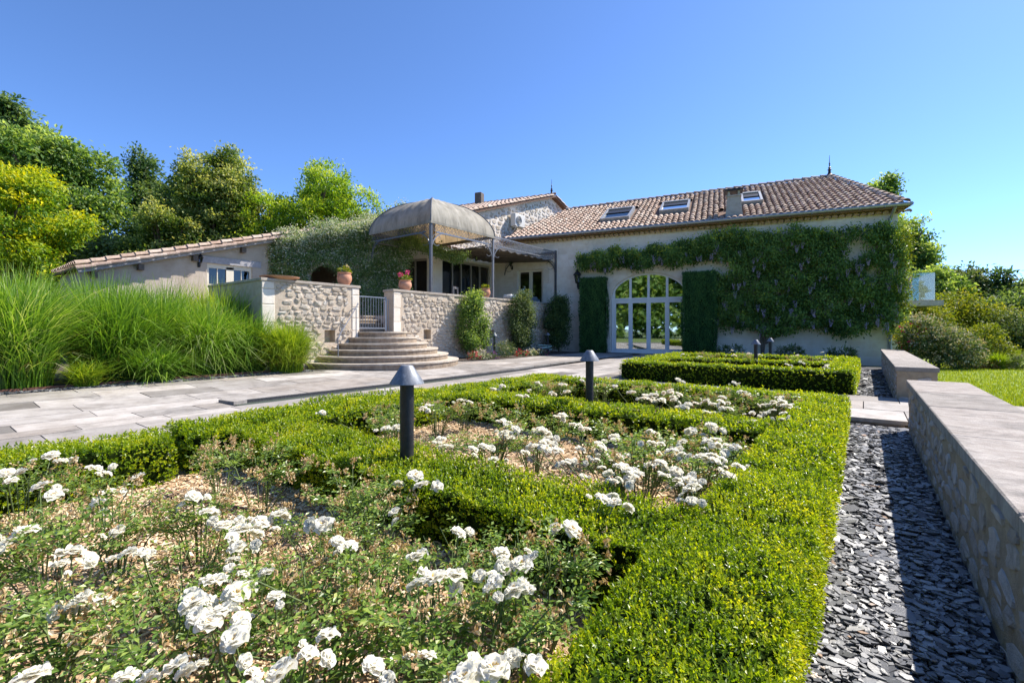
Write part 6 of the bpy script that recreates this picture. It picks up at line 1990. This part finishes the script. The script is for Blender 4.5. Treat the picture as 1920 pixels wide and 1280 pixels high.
# corner tuft hanging round the sunny side
n = 170
C = np.stack([9.0 + .26 * rng.uniform(0, 1, n), -.3 + 1.1 * rng.uniform(0, 1, n), rng.uniform(1.2, 4.9, n)], 1)
idx = np.repeat(np.arange(n), 22)
P = C[idx] + rng.normal(size=(len(idx), 3)) * .11
D = unit(np.array([.5, -.2, -.5]) + rand_dirs(len(idx), rng) * .8)
V, F = leaf_arrays(P, D, unit(np.array([.7, -.3, .5]) + rand_dirs(len(idx), rng) * .6), .115 * rng.uniform(.6, 1.3, len(idx)), .05, .3, rng)
use("corner_foliage", arr_mesh("wisteria_corner", V, F, M['yellow_shrub'], np.clip(rng.normal(.4, .2, n)[idx] + rng.normal(scale=.1, size=len(idx)), 0, 1)), wist)["kind"] = "stuff"
def raceme(seed):
    r = np.random.default_rng(seed)
    n = 70
    t = r.uniform(0, 1, n)
    rad = .055 * (1 - t * .8)
    a = r.uniform(0, 6.28, n)
    P = np.stack([rad * np.cos(a), rad * np.sin(a), -.28 * t], 1)
    V, F = leaf_arrays(P, unit(P * np.array([1, 1, 0]) + np.array([0, 0, -.03]) + r.normal(scale=.02, size=P.shape)), rand_dirs(n, r), .036, .028, .4, r)
    return arr_mesh("raceme", V, F, M['raceme'], r.uniform(0, 1, n))
RAC = [raceme(i) for i in range(3)]
for i in range(130):
    a = rng.uniform(-2.8, 2.5) if i < 26 else rng.uniform(2.6, 9.25)
    zt, zb = float(wis_top(np.array(a))), float(wis_bot(np.array(a)))
    z = zb + (zt - zb) * rng.uniform(0.0, .85)
    if i < 26: z = zb + rng.uniform(.0, .3)
    s = rng.uniform(.6, 1.15)
    use("flower_raceme", RAC[i % 3], wist, (a, -.42 - .14 * rng.uniform(), z), (rng.uniform(-.2, .2), rng.uniform(-.2, .2), rng.uniform(0, 6)), (s, s, s))
mb = MB()
for pts in ([(4.5, -.25, 0.1), (4.45, -.2, 1.2), (4.0, -.15, 2.6), (3.2, -.12, 4.2), (1.5, -.12, 4.5), (-2.8, -.1, 4.35)], [(4.5, -.22, .1), (4.7, -.15, 1.8), (5.6, -.12, 3.4), (7.0, -.1, 4.6)], [(4.6, -.2, .6), (6.4, -.12, 1.9), (8.6, -.1, 3.2)]):
    mb.tube(pts, [.06, .05, .045, .035, .025, .015][:len(pts)], 7)
mb.build("stem", M['vine_stem'], wist, smooth=True)
# small plants at the foot of the house wall
for i, (a, r, lab) in enumerate(((3.3, .35, "dark spiky plant at the wall foot right of the right conifer"), (5.4, .3, "low dark plant in the shade below the wisteria"), (7.0, .3, "low plant at the wall foot near the house corner"))):
    p = hw(a, -.9, .05)
    shrub("wall_plant", lab, "plant", p, [(0, 0, .22, r * 1.4, r, .2)], 500, .17, 'tree_dark', 360 + i, "small plants at the foot of the house wall", 10, .05, False, wd=.2)

# ------------------------------------------------------------------ jasmine over the porch
jas = empty("jasmine", pa, math.atan2(PU.y, PU.x), "star jasmine in flower covering the arched porch beside the canopy", "climber")
rng = np.random.default_rng(81)
n = 3300
U_ = rng.uniform(-.1, PW + .35, n)
Zt = 4.92 + 1.28 * U_ / PW + .09 * np.sin(U_ * 4) + .06 * np.sin(U_ * 9)
Z_ = 1.75 + (Zt - 1.75) * rng.uniform(0, 1, n)
inarch = (np.abs(U_ - AC_) < AR_ - .02) & (Z_ < AS_ + .58 * np.sqrt(np.clip(1 - ((U_ - AC_) / AR_) ** 2, 0, 1)) - .05)
lowcut = (U_ > PW - .0) & (Z_ < 2.0)
k = ~(inarch | lowcut)
U_, Z_, Zt = U_[k], Z_[k], Zt[k]
B_ = -.06 - .38 * rng.uniform(0, 1, len(U_)) ** .7 * (.4 + .6 * np.abs(np.sin(U_ * 2.2) * np.sin(Z_ * 2.6 + 1)))
topm = Z_ > Zt - .35
B_ = np.where(topm, B_ + rng.uniform(0, 1.6, len(U_)), B_)
Z_ = np.where(topm, Zt + rng.uniform(-.25, .12, len(U_)), Z_)
C = np.stack([U_, B_, Z_], 1)
idx = np.repeat(np.arange(len(C)), 20)
q = rng.normal(size=(len(idx), 3)) * .085
P = C[idx] + q
D = unit(np.array([0, -.5, -.1]) + rand_dirs(len(idx), rng))
V, F = leaf_arrays(P, D, unit(np.array([0, -.8, .6]) + rand_dirs(len(idx), rng) * .6), .075 * rng.uniform(.6, 1.3, len(idx)), .042 * rng.uniform(.7, 1.2, len(idx)), .3, rng)
use("foliage", arr_mesh("jasmine_foliage", V, F, M['jasmine'], np.clip(rng.normal(.45, .15, len(C))[idx] + .1 * q[:, 2] / .085, 0, 1)), jas)["kind"] = "stuff"
m = 17000
kk = rng.choice(len(C), m, p=(lambda w_: w_ / w_.sum())(.35 + 1.2 * (Z_ > Zt - .8)))
P = C[kk] + rng.normal(size=(m, 3)) * .10 + np.array([0, -.05, .03])
V, F = leaf_arrays(P, rand_dirs(m, rng), unit(np.array([0, -.7, .7]) + rand_dirs(m, rng) * .5), .062 * rng.uniform(.6, 1.2, m), .052 * rng.uniform(.6, 1.2, m), .2, rng)
use("flowers", arr_mesh("jasmine_flowers", V, F, M['jasmine_flower'], rng.uniform(0, 1, m)), jas)["kind"] = "stuff"
# strand along the front beam of the dome towards the house corner
n = 420
s = rng.uniform(0, 1, n)
C = np.stack([XR + .1 + 2.3 * s - .3, 12.6 + 1.6 * s, 4.72 - .45 * s + .18 * np.sin(s * 6)], 1) + rng.normal(size=(n, 3)) * np.array([.18, .18, .14]) * (1.2 - .6 * s)[:, None]
idx = np.repeat(np.arange(n), 18)
P = C[idx] + rng.normal(size=(len(idx), 3)) * .07
V, F = leaf_arrays(P, unit(rand_dirs(len(idx), rng) + np.array([0, 0, -.3])), unit(np.array([.2, -.5, .7]) + rand_dirs(len(idx), rng) * .6), .075 * rng.uniform(.6, 1.3, len(idx)), .042, .3, rng)
o = use("trailing_foliage", arr_mesh("jasmine_strand", V, F, M['jasmine'], np.clip(rng.normal(.5, .2, len(idx)), 0, 1)), jas)
o.matrix_parent_inverse = (Matrix.Translation(pa) @ Matrix.Rotation(math.atan2(PU.y, PU.x), 4, 'Z')).inverted()
o["kind"] = "stuff"
MB().tube([(.4, -.1, 1.6), (.5, -.08, 3.0), (1.0, -.05, 4.2), (2.6, -.05, 4.6), (4.6, -.05, 5.2)], [.05, .045, .035, .03, .02], 6).build("stem", M['vine_stem'], jas, smooth=True)
# urn and lamp inside the porch arch are too dark to tell apart and are left out
# ------------------------------------------------------------------ trees
def tree(name, label, x, y, z0, lobes, n, leaf, mat, seed, group, clump=40, cr=.45, trunk=.25, inner=.6, wd=.6):
    cr, clump, inner = cr * .66, int(clump * 1.5), .78
    return shrub(name, label, "tree", (x, y, z0), lobes, n, leaf, mat, seed, group, clump, cr, True, trunk, inner=inner, wd=wd, leafname="crown")
def lobes_ball(c, r, k, seed, squash=.8, spread=.72, lr=(.19, .34)):
    """many lobes scattered over an ellipsoid crown, so that the outline stays uneven and the clumps shade each other"""
    rg = random.Random(seed)
    out = [(c[0], c[1], c[2], r[0] * .52, r[1] * .52, r[2] * .58)]
    for i in range(int(k * 2.2)):
        a, zz = rg.uniform(0, 6.283), rg.uniform(-.8, 1)
        q = math.sqrt(max(0, 1 - zz * zz))
        f = spread * rg.uniform(.80, 1.12)
        l = rg.uniform(*lr)
        out.append((c[0] + r[0] * f * q * math.cos(a), c[1] + r[1] * f * q * math.sin(a), c[2] + r[2] * f * zz, r[0] * l, r[1] * l, r[2] * l * squash))
    return out
G_L = "trees behind the outbuilding and porch"
tree("golden_tree", "golden yellow robinia tree at the left picture edge", -29.2, 2.4, 0, lobes_ball((0, 0, 5.4), (3.1, 3.1, 3.2), 12, 1, .8), 24960, 0.176, 'tree_yellow', 401, G_L, 34, .32, .18, .5, .5)
tree("broadleaf_tree", "large mid green broadleaf tree behind the golden one", -41.0, 5.6, 0, lobes_ball((0, 0, 8.4), (4.7, 4.7, 6.2), 16, 2, .75), 38400, 0.278, 'tree_mid', 402, G_L, 40, .5, .35)
tree("conifer", "dark tree top rising highest at upper left", -52.5, 5.2, 0, lobes_ball((0, 0, 14.2), (3.0, 3.0, 5.2), 12, 3, .7), 15360, 0.315, 'tree_dark', 403, G_L, 36, .5, .35)
tree("dark_tree", "dark green tree in the gap between the big broadleaf and the linden", -44.2, 11.6, 0, lobes_ball((-.3, 0, 10.0), (2.0, 2.0, 5.4), 12, 4, .7), 17280, 0.259, 'tree_dark', 404, G_L, 36, .45, .3)
tree("dark_tree", "dark tree just left of the tall linden", -42.5, 13.4, 0, lobes_ball((0, 0, 8.8), (2.1, 2.1, 5.2), 10, 5, .7), 13440, 0.259, 'tree_dark', 414, G_L, 36, .45, .3)
tree("linden_tree", "tall linden tree with pale yellowish flower clusters", -32.2, 12.0, 0, lobes_ball((0, 0, 7.9), (2.6, 2.6, 5.9), 18, 6, .6), 40320, 0.185, 'tree_linden', 405, G_L, 40, .34, .28)
tree("linden_tree", "low rounded linden tree below and left of the tall one", -32.0, 9.2, 0, lobes_ball((0, 0, 5.6), (2.2, 2.2, 3.8), 14, 7, .6), 24960, 0.185, 'tree_linden', 406, G_L, 40, .34, .22)
tree("chestnut_tree", "bright green broad tree behind the jasmine porch", -29.4, 16.4, 0, lobes_ball((0, 0, 7.2), (4.9, 4.9, 5.6), 18, 8, .7), 64512, 0.194, 'tree_bright', 407, G_L, 36, .34, .28, wd=.5)
tree("chestnut_tree", "small green tree showing right of the bright one behind the canopy", -27.0, 21.5, 0, lobes_ball((0, 0, 7.0), (2.4, 2.4, 3.2), 9, 9, .7), 11520, 0.204, 'tree_mid', 408, G_L, 34, .34, .2)
tree("broadleaf_tree", "leafy tree filling the background below the big broadleaf", -36.5, 3.2, 0, lobes_ball((0, 0, 4.6), (4.0, 4.0, 3.9), 12, 10, .7), 23040, 0.240, 'tree_mid', 409, G_L, 36, .42, .25)
tree("broadleaf_tree", "green tree low behind the outbuilding roof between golden tree and lindens", -35.0, 7.0, 0, lobes_ball((0, 0, 3.8), (2.8, 2.8, 3.4), 10, 12, .7), 15360, 0.222, 'olive', 411, G_L, 36, .4, .2)
tree("broadleaf_tree", "shadowy tree between the two lindens and the outbuilding", -38.0, 11.4, 0, lobes_ball((0, 0, 5.0), (3.2, 3.2, 4.4), 10, 13, .7), 15360, 0.240, 'tree_dark', 412, G_L, 36, .42, .25)
G_R = "trees beyond the lawn"
tree("poplar_tree", "slender tree rising behind the right roof hip", 0.6, 51.3, 0, lobes_ball((0.2, 0, 11.2), (1.9, 1.9, 4.4), 10, 21, .7), 8640, 0.278, 'tree_mid', 421, G_R, 30, .45, .22)
tree("poplar_tree", "tall airy tree right of the house corner", 2.2, 50.5, 0, lobes_ball((0, 0, 7.0), (2.5, 2.5, 4.6), 14, 22, .7), 13440, 0.278, 'tree_mid', 422, G_R, 30, .45, .25)
tree("broadleaf_tree", "rounded green tree beyond the glass balcony", 3.3, 42.5, 0, lobes_ball((0, 0, 2.6), (2.6, 2.6, 2.9), 10, 23, .7), 13440, 0.240, 'tree_mid', 423, G_R, 34, .4, .2)
tree("broadleaf_tree", "second rounded tree beyond the lawn, right of the balcony", 6.2, 49.0, 0, lobes_ball((0, 0, 3.0), (3.0, 3.0, 3.1), 11, 24, .7), 13440, 0.278, 'olive', 424, G_R, 34, .45, .25)
tree("broadleaf_tree", "dark tree at the right picture edge above the clipped hedge", 8.6, 46.5, 0, lobes_ball((0, 0, 2.8), (2.7, 2.7, 3.0), 11, 25, .7), 14400, 0.259, 'tree_dark', 425, G_R, 34, .45, .25)
tree("broadleaf_tree", "tree beyond the right picture edge", 12.8, 45.0, 0, lobes_ball((0, 0, 3.0), (3.2, 3.2, 3.4), 10, 26, .7), 10560, 0.296, 'tree_mid', 426, G_R, 34, .5, .25)
tree("broadleaf_tree", "spreading tree far right of the lawn, outside the picture", 19.0, 43.0, 0, lobes_ball((0, 0, 3.4), (4.0, 4.0, 3.8), 10, 28), 8000, .36, 'tree_mid', 428, G_R, 34, .5, .3)
tree("broadleaf_tree", "bluish dark tree low at right behind the yellow green bush", 6.9, 39.0, 0, lobes_ball((0, 0, 1.6), (2.4, 2.2, 2.0), 9, 27, .7), 11520, 0.222, 'tree_dark', 427, G_R, 34, .4, .2)

# ------------------------------------------------------------------ planting on the right of the house
shrub("garden_bush", "large flowering bush with pale blossoms at the house corner", "bush", (1.75, 18.8, 0), [(-.25, 0, .9, .62, .6, .55), (.22, .1, .72, .62, .6, .52), (-.45, .5, 1.1, .42, .45, .42), (.0, -.3, .5, .72, .45, .45), (.55, 0, .45, .4, .4, .4)], 9000, .075, 'olive', 441, None, 24, .12, True, .03, flowers=('pale_flower', 620, .06, "flower_heads"))
shrub("garden_bush", "red tinged flowers at the foot of the house corner", "bush", (1.05, 18.6, 0), [(0, 0, .9, .3, .3, .45)], 900, .07, 'yellow_shrub', 442, None, 18, .1, True, .02, flowers=('flower_red', 26, .06, "flower_heads"))
shrub("garden_bush", "yellow green euphorbia bush right of the pale flowering bush", "bush", (2.9, 20.3, 0), [(0, 0, .75, .5, .5, .5), (.1, .1, 1.05, .3, .3, .3), (.2, 0, .4, .5, .5, .4)], 3600, .08, 'yellow_shrub', 443, None, 22, .1, True, .025)
shrub("garden_bush", "broad yellow green bush behind the flowering bush", "bush", (3.3, 29.5, 0), [(-.6, 0, 1.3, 1.4, 1.2, 1.1), (.9, .2, 1.2, 1.3, 1.2, 1.0), (0, .5, 2.0, 1.1, 1.0, .8)], 11000, .14, 'yellow_shrub', 444, None, 28, .24, True, .06)
shrub("garden_bush", "yellow green bush left of it, below the balcony", "bush", (1.9, 27.2, 0), [(0, 0, 1.0, 1.0, .8, .9), (.3, 0, 1.7, .7, .7, .5)], 6000, .12, 'yellow_shrub', 445, None, 26, .2, True, .05)
shrub("garden_bush", "grey green bush in front of the dark trees at right", "bush", (4.9, 28.8, 0), [(0, 0, .9, 1.0, .9, .9), (.5, 0, .6, .9, .8, .6)], 6000, .12, 'olive', 446, None, 26, .2, True, .05)
for i, (x, y, H, lab) in enumerate(((3.05, 19.4, .55, "pale feathery grass tuft in the border beyond the lawn"), (3.55, 20.6, .62, "taller pale grass tuft farther right in the lawn border"))):
    t = grass_clump(x, y, -.02, H, .42, 700, lab, mats=('grass_yellow',), seed=50 + i, arch=1.0, straw=160, w=.012)
shrub("lavender", "grey lavender mound at the right end of the lawn border", "plant", (3.6, 19.6, 0), [(0, 0, .18, .40, .30, .18)], 1300, .09, 'olive', 451, None, 12, .06, False, wd=.22, flowers=('raceme', 30, .03, "flower_heads"))
shrub("ground_cover", "brownish low plant at the lawn edge", "plant", (2.65, 19.2, 0), [(0, 0, .10, .42, .22, .10)], 700, .06, 'straw', 452, None, 12, .05, False)
hedge("clipped dark hedge beyond the lawn at the right picture edge", [(4.3, 29.0), (8.6, 28.2), (8.8, 29.4), (4.5, 30.2)], .92, 110, .075, 7, 61, "clipped hedges beyond the lawn", -.05, .08)

# unseen foliage added behind the camera so the window panes reflect greenery
rng = np.random.default_rng(95)
k = 330
a = rng.uniform(-1.15, 1.15, k)
h_ = rng.uniform(0, 1, k)
C = np.stack([46 * np.sin(a) - 6, -30 - 9 * np.cos(a) - 5 * rng.uniform(0, 1, k), 1.0 + (11.5 + 2.5 * np.sin(a * 9)) * h_], 1)
rad = rng.uniform(1.6, 3.0, k)
idx = np.repeat(np.arange(k), 130)
d = rand_dirs(len(idx), rng)
P = C[idx] + d * (rad[idx] * rng.uniform(.7, 1.05, len(idx)))[:, None]
V, F = leaf_arrays(P, unit(d + rand_dirs(len(idx), rng)), unit(d + rand_dirs(len(idx), rng) * .7), 1.15 * rng.uniform(.5, 1.3, len(idx)), .85 * rng.uniform(.6, 1.2, len(idx)), .3, rng)
tone = np.clip(rng.normal(.45, .2, k)[idx] + .2 * d[:, 2] + rng.normal(scale=.1, size=len(idx)), 0, 1)
tag(use("reflection_foliage", arr_mesh("reflection_foliage", V, F, M['tree_mid'], tone)), kind="stuff", label="green foliage added out of view behind the camera for the door panes to mirror", cat="reflection_foliage")
